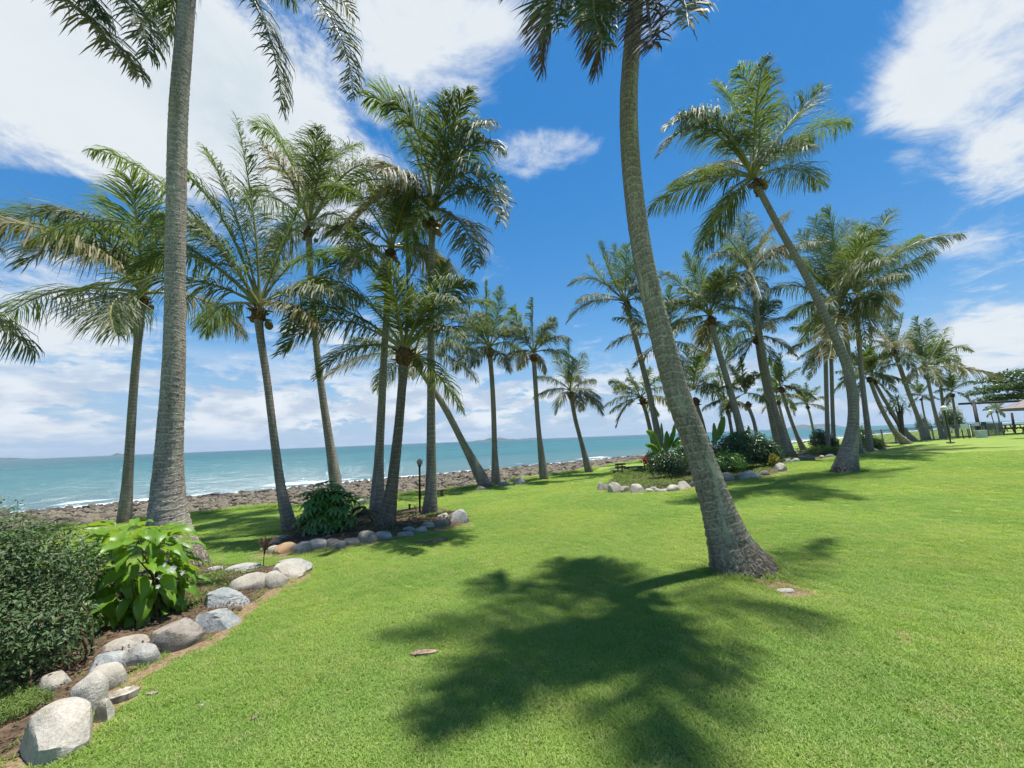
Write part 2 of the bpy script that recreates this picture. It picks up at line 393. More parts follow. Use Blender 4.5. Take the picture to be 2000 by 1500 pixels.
def m_sea():
    m, g, b = new_mat('sea_water'); p = pos(g); x, y, z = g.sep(p)
    s = g.math('ADD', g.math('MULTIPLY', x, float(DS[0])), g.math('MULTIPLY', y, float(DS[1])))
    t = g.math('ADD', g.math('MULTIPLY', x, float(DT[0])), g.math('MULTIPLY', y, float(DT[1])))
    st = g.comb(t, s, 0)
    wn = g.noise(g.scale(st, .03, .06, 1), 1.0, 4, .6)
    sw = g.math('ADD', s, g.math('MULTIPLY', g.math('SUBTRACT', wn, .5), 60))
    # silty shallows turn to clear turquoise, then to deeper blue green (the sea bed falls away)
    c = g.mix(g.ramp(sw, 38, 105), (0.078, 0.138, 0.136), (0.026, 0.116, 0.124))
    c = g.mix(g.ramp(sw, 110, 420), c, (0.013, 0.088, 0.104))
    c = g.mix(g.ramp(sw, 400, 1500), c, (0.008, 0.055, 0.078))
    c = g.mix(g.ramp(t, -20, -160, 0, .35), c, (0.070, 0.110, 0.110))
    patch = g.noise(g.scale(st, .006, .03, 1), 1.0, 5, .6)
    c = g.mix(g.ramp(patch, .45, .7, 0, .4), c, (0.010, 0.062, 0.084))
    # surf
    f1 = g.noise(g.scale(st, .10, .16, 1), 1.0, 3, .5); f2 = g.noise(st, 1.6, 5, .7)
    sf = g.math('ADD', s, g.math('MULTIPLY', g.math('SUBTRACT', f1, .5), 9))
    foam = g.math('MAXIMUM', g.math('MULTIPLY', g.ramp(sf, 44.5, 46.5), g.ramp(sf, 48.0, 50.5, 1, 0)),
                  g.math('MULTIPLY', g.math('MULTIPLY', g.ramp(sf, 52.3, 53.2), g.ramp(sf, 53.6, 54.8, 1, 0)), g.ramp(g.noise(g.scale(st, .06, .02, 1), 1.0, 2, .5), .5, .56)))
    foam = g.math('MULTIPLY', foam, g.ramp(f2, .28, .5))
    caps = g.math('MULTIPLY', g.ramp(g.noise(g.scale(st, .12, .6, 1), 1.0, 5, .7), .755, .80), g.ramp(s, 60, 90))
    foam = g.math('MAXIMUM', foam, g.math('MULTIPLY', caps, .7))
    c = g.mix(foam, c, (0.82, 0.84, 0.84))
    d = g.node('ShaderNodeBsdfDiffuse'); g.put(d.inputs[0], c)
    gl = g.node('ShaderNodeBsdfGlossy'); gl.inputs['Roughness'].default_value = .22; gl.inputs[0].default_value = (.9, .95, 1, 1)
    w1 = g.noise(g.scale(st, .35, 1.1, 1), 1.0, 6, .65, .4); w2 = g.noise(g.scale(st, .05, .22, 1), 1.0, 3, .5)
    nb = g.bump(g.math('ADD', g.math('MULTIPLY', w1, .5), w2), 1.0, .9)
    g.put(d.inputs['Normal'], nb); g.put(gl.inputs['Normal'], nb)
    fac = g.math('MULTIPLY', g.math('SUBTRACT', 1.0, foam), .20)
    mx = g.node('ShaderNodeMixShader'); g.put(mx.inputs[0], fac)
    g.l.new(d.outputs[0], mx.inputs[1]); g.l.new(gl.outputs[0], mx.inputs[2]); g.l.new(mx.outputs[0], g.n['Material Output'].inputs['Surface'])
    return m
def m_beach():
    m, g, b = new_mat('beach_shingle'); p = pos(g)
    v = g.vor(p, 5.5, out=1); n = g.noise(p, 1.5, 4, .6)
    x, y, z = g.sep(p)
    s = g.math('ADD', g.math('MULTIPLY', x, float(DS[0])), g.math('MULTIPLY', y, float(DS[1])))
    c = g.mix(g.ramp(n, .35, .65), (0.085, 0.076, 0.06), (0.15, 0.135, 0.105))
    c = g.mix(.35, c, g.mix(.75, v, (0.2, 0.17, 0.14)))
    c = g.mix(g.ramp(s, 38, 45), c, (0.07, 0.06, 0.05))
    g.put(b.inputs['Base Color'], c); b.inputs['Roughness'].default_value = .8
    g.put(b.inputs['Normal'], g.bump(g.vor(p, 5.5), 1.0, .08)); return m

M = {}
M['lawn'] = m_lawn(); M['grass'] = m_grass(); M['sea'] = m_sea(); M['beach'] = m_beach()
M['bark'] = m_bark(); M['bark_lichen'] = m_bark('palm_bark_mossy', .75, (1.25, 1.20, 1.08)); M['bark_grey'] = m_bark('palm_bark_grey', .3, (1.28, 1.28, 1.30)); M['bark_dark'] = m_bark('palm_bark_dark', .1, (.62, .58, .54))
M['frond'] = leaf_mat('palm_leaflets', (0.052, 0.080, 0.027), (0.086, 0.114, 0.040), (0.18, 0.25, 0.04), .34, .58, .45, True, .7, .05)
M['frond_young'] = leaf_mat('palm_leaflets_young', (0.056, 0.102, 0.024), (0.092, 0.140, 0.032), (0.23, 0.33, 0.04), .38, .58, .4, True, .7)
M['frond_old'] = leaf_mat('palm_leaflets_yellowing', (0.105, 0.116, 0.038), (0.170, 0.152, 0.054), (0.29, 0.27, 0.07), .35, .6, .4, True, .9, .12)
M['frond_dead'] = leaf_mat('palm_leaflets_dry', (0.075, 0.050, 0.032), (0.150, 0.108, 0.070), (0.13, 0.085, 0.045), .2, .7, .2, True, 1.2)
M['rachis'] = m_plain('palm_rachis', (0.235, 0.235, 0.075), .45, 0, .4, .12, 2)
M['rachis_dead'] = m_plain('palm_rachis_dry', (0.24, 0.165, 0.10), .7, 0, .2, .2, 3)
M['sheath'] = m_plain('palm_fibre', (0.175, 0.105, 0.055), .9, 0, .1, .3, 14)
M['nut'] = m_plain('coconut_husk', (0.20, 0.17, 0.05), .5, 0, .4, .25, 6, (0.10, 0.07, 0.03))
M['soil'] = m_plain('bed_soil', (0.15, 0.105, 0.068), .95, 0, .1, .28, 14)
SRNG = random.Random(7)

# ------------------------------------------------------------------ lawn, beach, sea, islands
# stone rows bounding the beds, in the photograph's pixels; used for bare soil along the stones
def path3(pts): return np.array([hit(*p) for p in pts])
ROWL = path3([(20, 1500), (170, 1425), (215, 1380), (250, 1330), (330, 1290), (420, 1250), (470, 1200), (530, 1160), (590, 1130)])
ROWM = path3([(510, 1085), (560, 1087), (640, 1074), (720, 1064), (800, 1048), (870, 1034), (912, 1026)])
ROWR = path3([(1170, 960), (1215, 966), (1260, 965), (1330, 960), (1440, 940), (1500, 934), (1545, 920)])
def dist_poly(x, y, P):
    best = np.full(np.shape(x), 1e9)
    for a, b in zip(P[:-1, :2], P[1:, :2]):
        ab = b - a; k = np.clip(((x - a[0]) * ab[0] + (y - a[1]) * ab[1]) / (ab @ ab), 0, 1)
        best = np.minimum(best, np.hypot(x - a[0] - k * ab[0], y - a[1] - k * ab[1]))
    return best
PALM2 = hit(1470, 1128)
SPOTS = [(hit(1510, 1140), .34, .85), (hit(1550, 1160), .30, .9), (hit(860, 1062), .30, .55), (hit(820, 1066), .2, .5), (hit(1540, 1027), .25, .5), (hit(1530, 1046), .2, .45), (hit(667, 1243), .08, .7), (hit(875, 1447), .07, .6), (hit(495, 1415), .06, .6), (hit(1750, 1250), .38, .52), (hit(1470, 1128), .34, .8), (hit(1410, 1126), .26, .7), (hit(1690, 1215), .22, .36), (hit(1180, 1440), .16, .38), (hit(720, 1480), .14, .36), (hit(1010, 1390), .12, .4), (hit(360, 1118), .35, .7)]
def dirt_at(x, y):
    d = np.zeros(np.shape(x))
    d = np.maximum(d, 1 - smooth(0.05, 0.27, dist_poly(x, y, ROWL)))
    d = np.maximum(d, .85 * (1 - smooth(0.05, 0.45, dist_poly(x, y, ROWM))))
    d = np.maximum(d, .6 * (1 - smooth(0.05, 0.5, dist_poly(x, y, ROWR))))
    for p, r, a in SPOTS: d = np.maximum(d, a * (1 - smooth(r * .3, r * 1.3, np.hypot(x - p[0], (y - p[1]) * 1.2))))
    return d
def graded(lo, hi, c, h0, g, hmax):
    out = [c]; h = h0
    while out[-1] < hi: out.append(out[-1] + h); h = min(h * g, hmax)
    a = [c]; h = h0
    while a[-1] > lo: a.append(a[-1] - h); h = min(h * g, hmax)
    return np.array(a[::-1][:-1] + out)
def build_lawn():
    ts = graded(-45, 150, 2.5, .10, 1.022, 2.0)
    qs = np.linspace(0, 1, 20)
    ss = graded(-40, 13.6, 3, .11, 1.022, 2.0); ss = ss[ss < 13.8]
    w = np.linspace(0, 1, 34)[1:]
    T = ts[:, None]; s0 = ss[-1]
    S = np.concatenate([np.repeat(ss[None], len(ts), 0), s0 + (edge_s(ts)[:, None] + .12 - s0) * w[None]], 1)
    T = np.repeat(T, S.shape[1], 1)
    X = T * DT[0] + S * DS[0]; Y = T * DT[1] + S * DS[1]
    nrm = DT[0] ** 2 + DT[1] ** 2
    X /= nrm; Y /= nrm
    Z = ground(X, Y) + .02
    Z[:, -1] -= .12
    V = np.stack([X, Y, Z], -1).reshape(-1, 3)
    me = mesh_np('lawn', [(V, grid_faces(S.shape[0], S.shape[1]), 0)], [M['lawn']], True, attrs={'dirt': dirt_at(V[:, 0], V[:, 1])})
    me.flip_normals()
    o = link('lawn', me); tag(o, 'mown green lawn sloping down to the rocky shore', None, None, 'structure')
    S2 = np.concatenate([np.linspace(-.5, 6, 30), np.linspace(6.5, 40, 60)])[None] + edge_s(ts)[:, None]
    T2 = np.repeat(ts[:, None], S2.shape[1], 1)
    X = (T2 * DT[0] + S2 * DS[0]) / nrm; Y = (T2 * DT[1] + S2 * DS[1]) / nrm
    Z = ground(X, Y) + 0.05 * np.sin(X * 2.2) * np.sin(Y * 2.7) - .03
    V = np.stack([X, Y, Z], -1).reshape(-1, 3)
    me = mesh_np('beach', [(V, grid_faces(*S2.shape), 0)], [M['beach']], True); me.flip_normals()
    tag(link('beach', me), 'shingle shore between the lawn and the sea', None, None, 'structure')
    # sea: graded sheet, fine near the shore
    xs = graded(-3900, 3900, 0, 8, 1.12, 400); ys = graded(-200, 3900, 30, 8, 1.12, 400)
    X, Y = np.meshgrid(xs, ys, indexing='ij'); V = np.stack([X, Y, np.full_like(X, SEA_Z)], -1).reshape(-1, 3)
    me = mesh_np('sea', [(V, grid_faces(len(xs), len(ys)), 0)], [M['sea']], True); me.flip_normals()
    tag(link('sea', me), 'turquoise sea reaching to the horizon', None, None, 'structure')
build_lawn()
M['island'] = m_plain('island_scrub', (0.06, 0.085, 0.05), .9, 0, .1, .25, .02)
def island(px0, px1, hpx, seed, depth, label):
    r = np.random.default_rng(seed); n = 60; u = np.linspace(0, 1, n); m = 13
    a = at(px0, 860, depth); b = at(px1, 860, depth)
    prof = np.sin(np.pi * u) ** .8 * (0.75 + .25 * np.sin(u * 9 + r.uniform(0, 6)) + .12 * np.sin(u * 23 + r.uniform(0, 6)))
    H = hpx / F * depth * prof; H = np.maximum(H, 0)
    v = np.linspace(-1, 1, m); Wd = 0.25 * (b[0] - a[0])
    X = a[0] + (b[0] - a[0]) * u[:, None] + 0 * v; Y = depth + Wd * v[None] + 0 * X
    Z = SEA_Z - 1 + (H[:, None] + 1 + 2.0) * np.cos(v * np.pi / 2)[None] ** .8
    Z += 0.08 * H[:, None] * np.sin(X * .05 + Y * .04)
    V = np.stack([X, Y, Z], -1).reshape(-1, 3)
    me = mesh_np('hills', [(V, grid_faces(n, m), 0)], [M['island']], True); me.flip_normals()
    tag(link('hills', me), label, None, None, 'structure')
island(925, 1010, 5, 1, 3300, 'pale blue island ridge on the horizon between two thin palm trunks')
island(1012, 1060, 2.5, 2, 3400, 'lower pale island beside the horizon ridge')
island(1545, 1640, 10, 3, 3300, 'blue hilly island on the horizon seen through the palm grove')
island(-60, 40, 6, 4, 2300, 'low dark headland at the left end of the horizon')
island(222, 246, 4, 5, 2300, 'tiny dark islet on the horizon beside a thin trunk')
#@@STRUCTURE
# ------------------------------------------------------------------ palms
def trunk_mesh(path, ringsp, sides, seed, mat, base):
    """path rows: x y z radius"""
    r = np.random.default_rng(seed)
    L0 = spline(path, 60)[1]
    rows = int(min(L0 / ringsp * 4, 420)); S, L = spline(path, rows)
    P = S[:, :3] - base; R = S[:, 3]
    l = np.linspace(0, L, rows)
    T = np.gradient(P, axis=0); T /= np.linalg.norm(T, axis=1)[:, None]
    A = np.cross(T, (0, 1, 0)); A /= np.linalg.norm(A, axis=1)[:, None]; B = np.cross(A, T)
    th = np.linspace(0, 2 * math.pi, sides, endpoint=False)
    ph = l[None] / ringsp + 0.35 * np.sin(th + r.uniform(0, 6))[:, None] * np.sin(l * 1.3 + r.uniform(0, 6))[None] + .12 * np.sin(2 * th + 1)[:, None] \
        + np.interp(l, np.arange(0, L + 1, .35), np.cumsum(r.normal(0, .6, len(np.arange(0, L + 1, .35)))))[None]
    fr = ph - np.floor(ph)
    prof = 1 + 0.04 * (1 - fr) ** 1.5 - 0.02
    lump = 1 + .02 * np.sin(3 * th + 1.1)[:, None] * np.sin(l * 1.9)[None] + .012 * r.normal(size=(sides, rows))
    foot = np.exp(-l / .30)[None]
    lump = lump + foot * (.07 * np.sin(5 * th + r.uniform(0, 6))[:, None] + .045 * r.normal(size=(sides, rows)))
    RR = R[None] * prof * lump
    V = P[None] + RR[..., None] * (np.cos(th)[:, None, None] * A[None] + np.sin(th)[:, None, None] * B[None])
    # foot goes a little into the ground
    V = V.reshape(-1, 3); Fq = grid_faces(sides, rows, True)
    # unwrapped angle needs a seam: duplicate first column is not needed because the shader uses sine and cosine
    me = mesh_np('trunk', [(V, Fq[:, ::-1], 0)], [mat], True,
                 attrs={'ring': ph.ravel(), 'ang': np.repeat(th, rows), 'len': np.tile(l, sides)})
    return me

G = np.array((0, 0, -1.0)); WIND = np.array((-0.30, -0.12, 0.0))
def frond_mesh(C, Mc, Tp, pairs, leaf, width, seed, droop, mats, base, thick=.03):
    r = np.random.default_rng(seed)
    def bz(s): s = s[:, None]; return (1 - s) ** 2 * C + 2 * s * (1 - s) * Mc + s * s * Tp
    def dz(s): s = s[:, None]; return 2 * (1 - s) * (Mc - C) + 2 * s * (Tp - Mc)
    L = np.linalg.norm(np.diff(bz(np.linspace(0, 1, 30)), axis=0), axis=1).sum()
    s = np.linspace(.16, .995, pairs)
    parts = []
    out = Tp - C; hz = np.array((out[0], out[1], 0)); hz = hz / (np.linalg.norm(hz) + 1e-6)
    side0 = np.cross(hz, (0, 0, 1.0))
    roll = r.normal(0, .25); twist = r.normal(0, .6)
    for sg in (-1, 1):
        ss = np.clip(s + r.normal(0, .25 / pairs, pairs), .12, 1)
        p = bz(ss) - base; T = dz(ss); T /= np.linalg.norm(T, axis=1)[:, None]
        sd = side0[None] - T * (T @ side0)[:, None]; sd /= np.linalg.norm(sd, axis=1)[:, None]
        nr = np.cross(sd, T)
        rl = roll + twist * (ss - .2)
        c, q = np.cos(rl)[:, None], np.sin(rl)[:, None]
        sd, nr = sd * c + nr * q, nr * c - sd * q
        a = np.radians(36 + 26 * ss + r.normal(0, 9, pairs) + 7 * np.sin(ss * 31 + r.uniform(0, 6)))[:, None]
        lift = (0.26 + r.normal(0, .16, pairs))[:, None]
        dr = (droop * r.uniform(.6, 1.4, pairs))[:, None]; hz_ = (1 - T[:, 2] ** 2)[:, None]; dr = dr * (.4 + .6 * hz_)
        d0 = sg * sd * np.cos(a) + T * np.sin(a) + nr * lift + G * .42 * hz_ * dr
        d0 /= np.linalg.norm(d0, axis=1)[:, None]
        ln = leaf * np.clip(np.minimum(.35 + 3.2 * (ss - .12), 1.0), 0, 1) * np.clip(1.25 - .95 * ss ** 2.2, .3, 1) * r.uniform(.82, 1.08, pairs)
        # a few broken or missing leaflets
        ln = np.where(r.random(pairs) < .05, ln * r.uniform(.15, .6, pairs), ln)[:, None]
        ln = ln * np.where(np.sin(ss * r.uniform(18, 30) + r.uniform(0, 6)) > .93, .45, 1.0)[:, None]
        d1 = d0 + dr * 1.0 * G + WIND * .6; d1 /= np.linalg.norm(d1, axis=1)[:, None]
        d2 = d0 * .6 + dr * 2.1 * G + WIND * 1.1; d2 /= np.linalg.norm(d2, axis=1)[:, None]
        p1 = p + d0 * ln * .36; p2 = p1 + d1 * ln * .36; p3 = p2 + d2 * ln * .28
        w = T - d0 * np.sum(T * d0, 1)[:, None]; w /= np.linalg.norm(w, axis=1)[:, None]
        tw = r.normal(0, .35, pairs)[:, None]; w = w * np.cos(tw) + np.cross(d0, w) * np.sin(tw)
        w = w * (width / 2)
        V = np.stack([p - w * .5, p + w * .5, p1 - w, p1 + w, p2 - w * .72, p2 + w * .72, p3], 1).reshape(-1, 3)
        b0 = (np.arange(pairs) * 7)[:, None]
        Fq = np.concatenate([b0 + np.array([[0, 1, 3, 2]]), b0 + np.array([[2, 3, 5, 4]])])
        Ft = b0 + np.array([[4, 5, 6]])
        parts.append((V, Fq, 0)); parts.append((np.zeros((0, 3)), Ft - len(V), 0))
    k = 12; u = np.linspace(0, 1, k); P = bz(u) - base
    R = thick * (1 - u) ** .7 + .004
    R[0] *= 1.7; R[1] *= 1.25
    for V, Fq in tube(P, R, 5, False): parts.append((V, Fq, 1))
    return mesh_np('frond', parts, mats, False)

def sheath_mesh(C, top, rad, seed, base):
    r = np.random.default_rng(seed); parts = []
    ax = C - top; h = max(np.linalg.norm(ax), .25); ax = np.array((ax[0] / h * .5, ax[1] / h * .5, 1)); ax /= np.linalg.norm(ax)
    # fibre boss
    V, Fc = ico(2); V = V * (1 + .18 * vnoise(V, seed, 5))[:, None]
    V = V * np.array((rad * 1.65, rad * 1.65, rad * 2.3)) + (top + ax * rad * 1.2 - base)
    parts.append((V, Fc, 0))
    n = 15
    for i in range(n):
        a = i * 2.4 + r.uniform(-.3, .3); z = r.uniform(-.2, 1.0)
        out = np.array((math.cos(a), math.sin(a), r.uniform(.15, 1.3))); out /= np.linalg.norm(out)
        p0 = top + ax * rad * (z * 2.0) - base + np.array((math.cos(a), math.sin(a), 0)) * rad * .8
        l = rad * r.uniform(1.2, 2.8)
        pts = np.array([p0, p0 + out * l * .5, p0 + out * l + G * l * r.uniform(0, .25)])
        for V, Fq in tube(pts, [rad * .42, rad * .28, rad * .14], 5): parts.append((V, Fq, 0 if i % 3 else 1))
    return mesh_np('fibre_sheath', parts, [M['sheath'], M['rachis_dead']], False)
def nut_mesh():
    V, Fc = ico(2); V = V * np.array((1, 1, 1.25)) * (1 + .04 * np.cos(3 * np.arctan2(V[:, 1], V[:, 0])))[:, None]
    return mesh_np('coconut', [(V, Fc, 0)], [M['nut']], True)
NUT = nut_mesh()
GROVE = 'coconut palms between the lawn and the shore'
TRUNK_AT = []
def palm(label, trunk, C, tips, depth=None, extra=8, seed=0, frond_len=None, mat='bark', dead=0, nuts=0, lod=1, old=.18, lean=0.0, droop=1.0, leaf=None, exel=(70, 48, 30, 12, -5, -28)):
    rr = random.Random(seed * 31 + 5); droop = droop * rr.uniform(.75, 1.25); rn = np.random.default_rng(seed)
    b = hit(trunk[0][0], trunk[0][1]) if depth is None else at(trunk[0][0], trunk[0][1], depth)
    d0 = b[1]
    b[2] = gz(b[0], b[1])
    n = len(trunk); rows = []
    for i, (px, py, w) in enumerate(trunk):
        dd = d0 + lean * (i / (n - 1))
        p = at(px, py, dd); rad = w / 2 * px_size(px, dd)
        if i == 0: p = b.copy()
        rows.append((*p, rad))
    rows = np.array(rows); rows[:, 3] *= {1: 1, 2: 1, 3: 1, 4: .9, 5: .9, 22: 1}.get(seed, .76 if seed < 15 else .84)
    if depth is not None and rows[1][2] < b[2] + .15: rows = np.delete(rows, 1, 0)
    rows = np.vstack([np.array([[b[0], b[1], b[2] - .12, rows[0][3] * 1.08]]), rows])
    rows[1][2] = b[2] + .02
    dC = d0 + lean
    if d0 < 16: TRUNK_AT.append((b[0], b[1], rows[0][3]))
    Cw = at(C[0], C[1], dC)
    t = thing('palm_tree', b, label, 'palm tree', GROVE)
    rad_top = rows[-1][3]
    size = [1.0, .6, .3][0]
    sides = {0: 28, 1: 18, 2: 10}[lod]; ringsp = {0: .125, 1: .125, 2: .18}[lod]
    link('trunk', trunk_mesh(rows, ringsp, sides, seed, M[mat], b), t)
    link('fibre_sheath', sheath_mesh(Cw, rows[-1][:3], rad_top, seed, b), t)
    pl = [math.hypot(*(at(q[0], q[1], dC) - Cw)[[0, 2]]) for q in tips]
    L = frond_len or (max(pl) * 1.06 if pl else 3.0)
    lf = leaf or L * .285
    pairs = {0: 124, 1: 104, 2: 64}[lod]; wd = {0: .027, 1: .030, 2: .046}[lod] * (L / 3.6) ** .5
    fm = lambda k: [M[k], M['rachis_dead' if k == 'frond_dead' else 'rachis']]
    k = 0
    for i, q in enumerate(tips):
        tp2 = at(q[0], q[1], dC); pr = np.linalg.norm(tp2 - Cw)
        dzm = math.sqrt(max((L * .93) ** 2 - pr * pr, 0.0)); dzm = min(dzm, L * .72)
        opt = q[4] if len(q) > 4 else None
        sgn = rr.choice((-1, 1))
        if isinstance(opt, str) and '-' in opt: sgn = -1
        if isinstance(opt, str) and '+' in opt: sgn = 1
        dzv = sgn * dzm * rr.uniform(.55, .95)
        Tp = at(q[0], q[1], dC + dzv)
        if len(q) > 3 and q[2]:
            Vm = at(q[2], q[3], dC + dzv * .5)
        else:
            Vm = (Cw + Tp) / 2 + np.array((0, 0, L * rr.uniform(.09, .17)))
            if Tp[2] > Cw[2] + .75 * L: Vm = (Cw + Tp) / 2 + np.array((rr.uniform(.03, .1) * L, 0, 0))
        Mc = 2 * Vm - (Cw + Tp) / 2
        kind = 'frond'
        if isinstance(opt, str) and 'd' in opt: kind = 'frond_dead'
        elif isinstance(opt, str) and 'o' in opt: kind = 'frond_old'
        elif isinstance(opt, str) and 'y' in opt: kind = 'frond_young'
        elif Tp[2] < Cw[2] - .1 * L and rr.random() < old * 1.6: kind = 'frond_old'
        elif Tp[2] > Cw[2] + .6 * L: kind = 'frond_young'
        o = link('frond', frond_mesh(Cw, Mc, Tp, pairs, lf, wd, seed * 100 + k, droop * rr.uniform(.75, 1.15), fm(kind), b, .03 * L / 3.5), t)
        if kind == 'frond_dead': o['label'] = 'dry brown frond hanging limp'
        k += 1
    for i in range(extra):
        az = i * 2.399 + rr.uniform(-.4, .4); 
        # keep extra fronds mostly running towards or away from the viewer
        az = math.radians(90) * (1 if i % 2 else -1) + rr.uniform(-.85, .85)
        el = math.radians(rr.choice(exel) + rr.uniform(-9, 9))
        ch = L * .9 * (1 - .38 * max(0, math.sin(el))) * np.array((math.cos(el) * math.cos(az), math.cos(el) * math.sin(az), math.sin(el)))
        Tp = Cw + ch; Vm = (Cw + Tp) / 2 + np.array((0, 0, L * rr.uniform(.08, .18) * math.cos(el)))
        Mc = 2 * Vm - (Cw + Tp) / 2
        kind = 'frond_young' if el > 1 else ('frond_old' if el < 0 and rr.random() < old * 2 else 'frond')
        link('frond', frond_mesh(Cw, Mc, Tp, pairs, lf, wd, seed * 100 + 50 + i, droop * rr.uniform(.75, 1.15), fm(kind), b, .03 * L / 3.5), t); k += 1
    for i in range(dead):
        az = rr.uniform(0, 6.28); ch = np.array((math.cos(az) * .32, math.sin(az) * .32, -.8)) * L * rr.uniform(.5, .75)
        Tp = Cw + ch; Mc = Cw + np.array((math.cos(az), math.sin(az), .1)) * L * .25
        o = link('frond', frond_mesh(Cw - (0, 0, .1), Mc, Tp, int(pairs * .6), lf * .55, wd, seed * 100 + 80 + i, 1.6, fm('frond_dead'), b, .025 * L / 3.5), t)
        o['label'] = 'dry brown frond hanging limp'
    for i in range(nuts):
        az = i * 2.4 + rr.random(); rad = rr.uniform(.085, .115)
        p = rows[-1][:3] + np.array((math.cos(az), math.sin(az), 0)) * (rad_top * 2.2) + np.array((0, 0, rr.uniform(-.22, .2))) - b
        o = link('coconut', NUT, t, p, (rr.uniform(-.5, .5), rr.uniform(-.5, .5), az), rad)
    return t

# near pair
palm('tall grey ringed palm trunk rising past the bright leafy shrub, crown above the frame',
     [(350, 1114, 118), (333, 1055, 98), (328, 1000, 80), (330, 900, 60), (338, 750, 51), (342, 600, 46), (344, 400, 46), (350, 200, 45), (366, 0, 41), (378, -110, 38)], (382, -140),
     [(550, 218, 505, 20), (690, 192, 610, -10), (690, 40, 560, -120), (288, 45, 330, -90), (330, 70, 350, -60, '+'), (560, -380), (300, -420), (120, -330), (80, -150, 220, -230)], extra=9, seed=1, frond_len=3.6, nuts=5, lod=0, droop=.95, mat='bark_grey', exel=(75, 60, 45, 30))
palm('leaning palm with lichen covered trunk standing alone on the open lawn',
     [(1450, 1116, 134), (1424, 1055, 88), (1398, 980, 65), (1365, 883, 55), (1320, 761, 49), (1283, 620, 45), (1252, 480, 42), (1233, 330, 41), (1228, 200, 40), (1236, 70, 38), (1247, -60, 34)], (1252, -100),
     [(1060, 138, 1095, -40, 'd'), (1165, 140, 1185, -10, 'd'), (1090, 60, 1120, -70), (1275, 95, 1262, -10, 'd'), (1345, 50, 1310, -60, 'o'), (1180, 90, 1170, -40, '-'), (1000, -20, 1110, -130), (1480, -100, 1390, -190), (1000, -400), (1250, -560), (1420, -480)],
     extra=5, seed=2, frond_len=3.5, mat='bark_lichen', nuts=4, lod=0, lean=.35, exel=(75, 60, 45, 35, 28))
# two palms just outside the frame whose fronds reach in
palm('dark fronds hanging into the top left corner from a palm outside the frame',
     [(-560, 1100, 70), (-420, 700, 44), (-300, 300, 40), (-200, 0, 38), (-130, -160, 34)], (-110, -200),
     [(272, 148, 120, -10), (290, 105, 190, -50), (200, 40, 80, -90), (120, -330), (-200, -420), (-400, -100)], depth=6.2, extra=6, seed=3, lod=0, nuts=0, frond_len=4.2)
palm('frond tip poking in at mid height of the left edge from an unseen palm',
     [(-330, 1010, 50), (-300, 850, 30), (-260, 700, 26), (-240, 600, 24)], (-235, 575),
     [(68, 688, -70, 600), (-20, 540, -120, 520), (-400, 500), (-230, 330), (-120, 360)], depth=13, extra=5, seed=4, lod=1)
# left and middle groups
palm('slim palm behind the tall grey trunk with long fronds arching to the left edge',
     [(243, 1012, 36), (250, 930, 25), (258, 800, 21), (268, 680, 20), (277, 595, 20)], (280, 572),
     [(0, 628, 110, 570), (2, 452, 110, 432), (55, 515, 170, 470), (195, 372, 235, 470), (228, 655, 222, 590), (472, 652, 400, 588), (350, 420, 325, 480), (95, 412, 190, 450), (250, 640, 250, 590), (130, 480, 200, 500, '+')], extra=3, seed=5, nuts=3, depth=15.5)
palm('sturdy palm beside the dark green bush with broad crown sweeping left and upright spear fronds',
     [(568, 1042, 44), (550, 960, 27), (536, 860, 22), (521, 740, 21), (509, 660, 22), (505, 622, 26)], (506, 596),
     [(175, 292, 330, 370), (462, 232, 495, 420), (60, 475, 270, 440), (345, 330, 430, 420), (250, 545, 370, 500), (400, 652, 430, 600), (640, 505, 580, 510), (600, 380, 560, 460), (690, 600, 600, 560), (400, 290, 460, 420), (300, 420, 400, 460), (620, 640, 570, 600)], extra=3, seed=6, frond_len=4.1, nuts=2)
palm('palm with silvery windblown fronds behind the sturdy palm, trunk slanting right to the rocks',
     [(664, 966, 38), (646, 880, 25), (631, 780, 20), (618, 680, 18), (608, 560, 17), (603, 462, 19)], (604, 440),
     [(500, 246, 560, 300), (565, 280, 590, 340), (705, 282, 645, 320), (755, 335, 680, 335), (520, 545, 550, 470), (705, 470, 660, 420), (690, 525, 660, 450), (470, 395, 530, 385), (540, 480, 565, 440), (640, 275, 620, 350)], extra=3, seed=7, nuts=2, depth=16)
palm('grey palm trunk forming the straighter half of the V behind the globe lamp bed',
     [(736, 1008, 44), (740, 900, 25), (745, 800, 21), (750, 700, 19), (756, 600, 18), (762, 505, 19)], (765, 482),
     [(635, 365, 700, 385), (605, 590, 680, 500), (715, 352, 740, 400), (855, 385, 810, 400), (905, 565, 850, 500), (875, 530, 830, 480), (680, 545, 710, 490), (795, 370, 785, 420), (640, 460, 700, 440)], extra=3, seed=8, nuts=3)
palm('short palm with dark trunk and big spreading crown in the middle stone edged bed',
     [(752, 1034, 56), (765, 955, 32), (777, 850, 25), (785, 760, 23), (789, 708, 27)], (790, 684),
     [(560, 642, 650, 600, 'y'), (548, 690, 650, 625), (688, 452, 780, 560), (628, 492, 730, 530), (790, 440, 795, 560), (955, 590, 870, 605), (925, 555, 850, 585), (870, 515, 840, 580), (622, 735, 690, 680), (900, 655, 850, 640), (720, 500, 765, 580), (590, 560, 690, 570)], extra=3, seed=9, mat='bark_dark', frond_len=3.5, droop=.8)
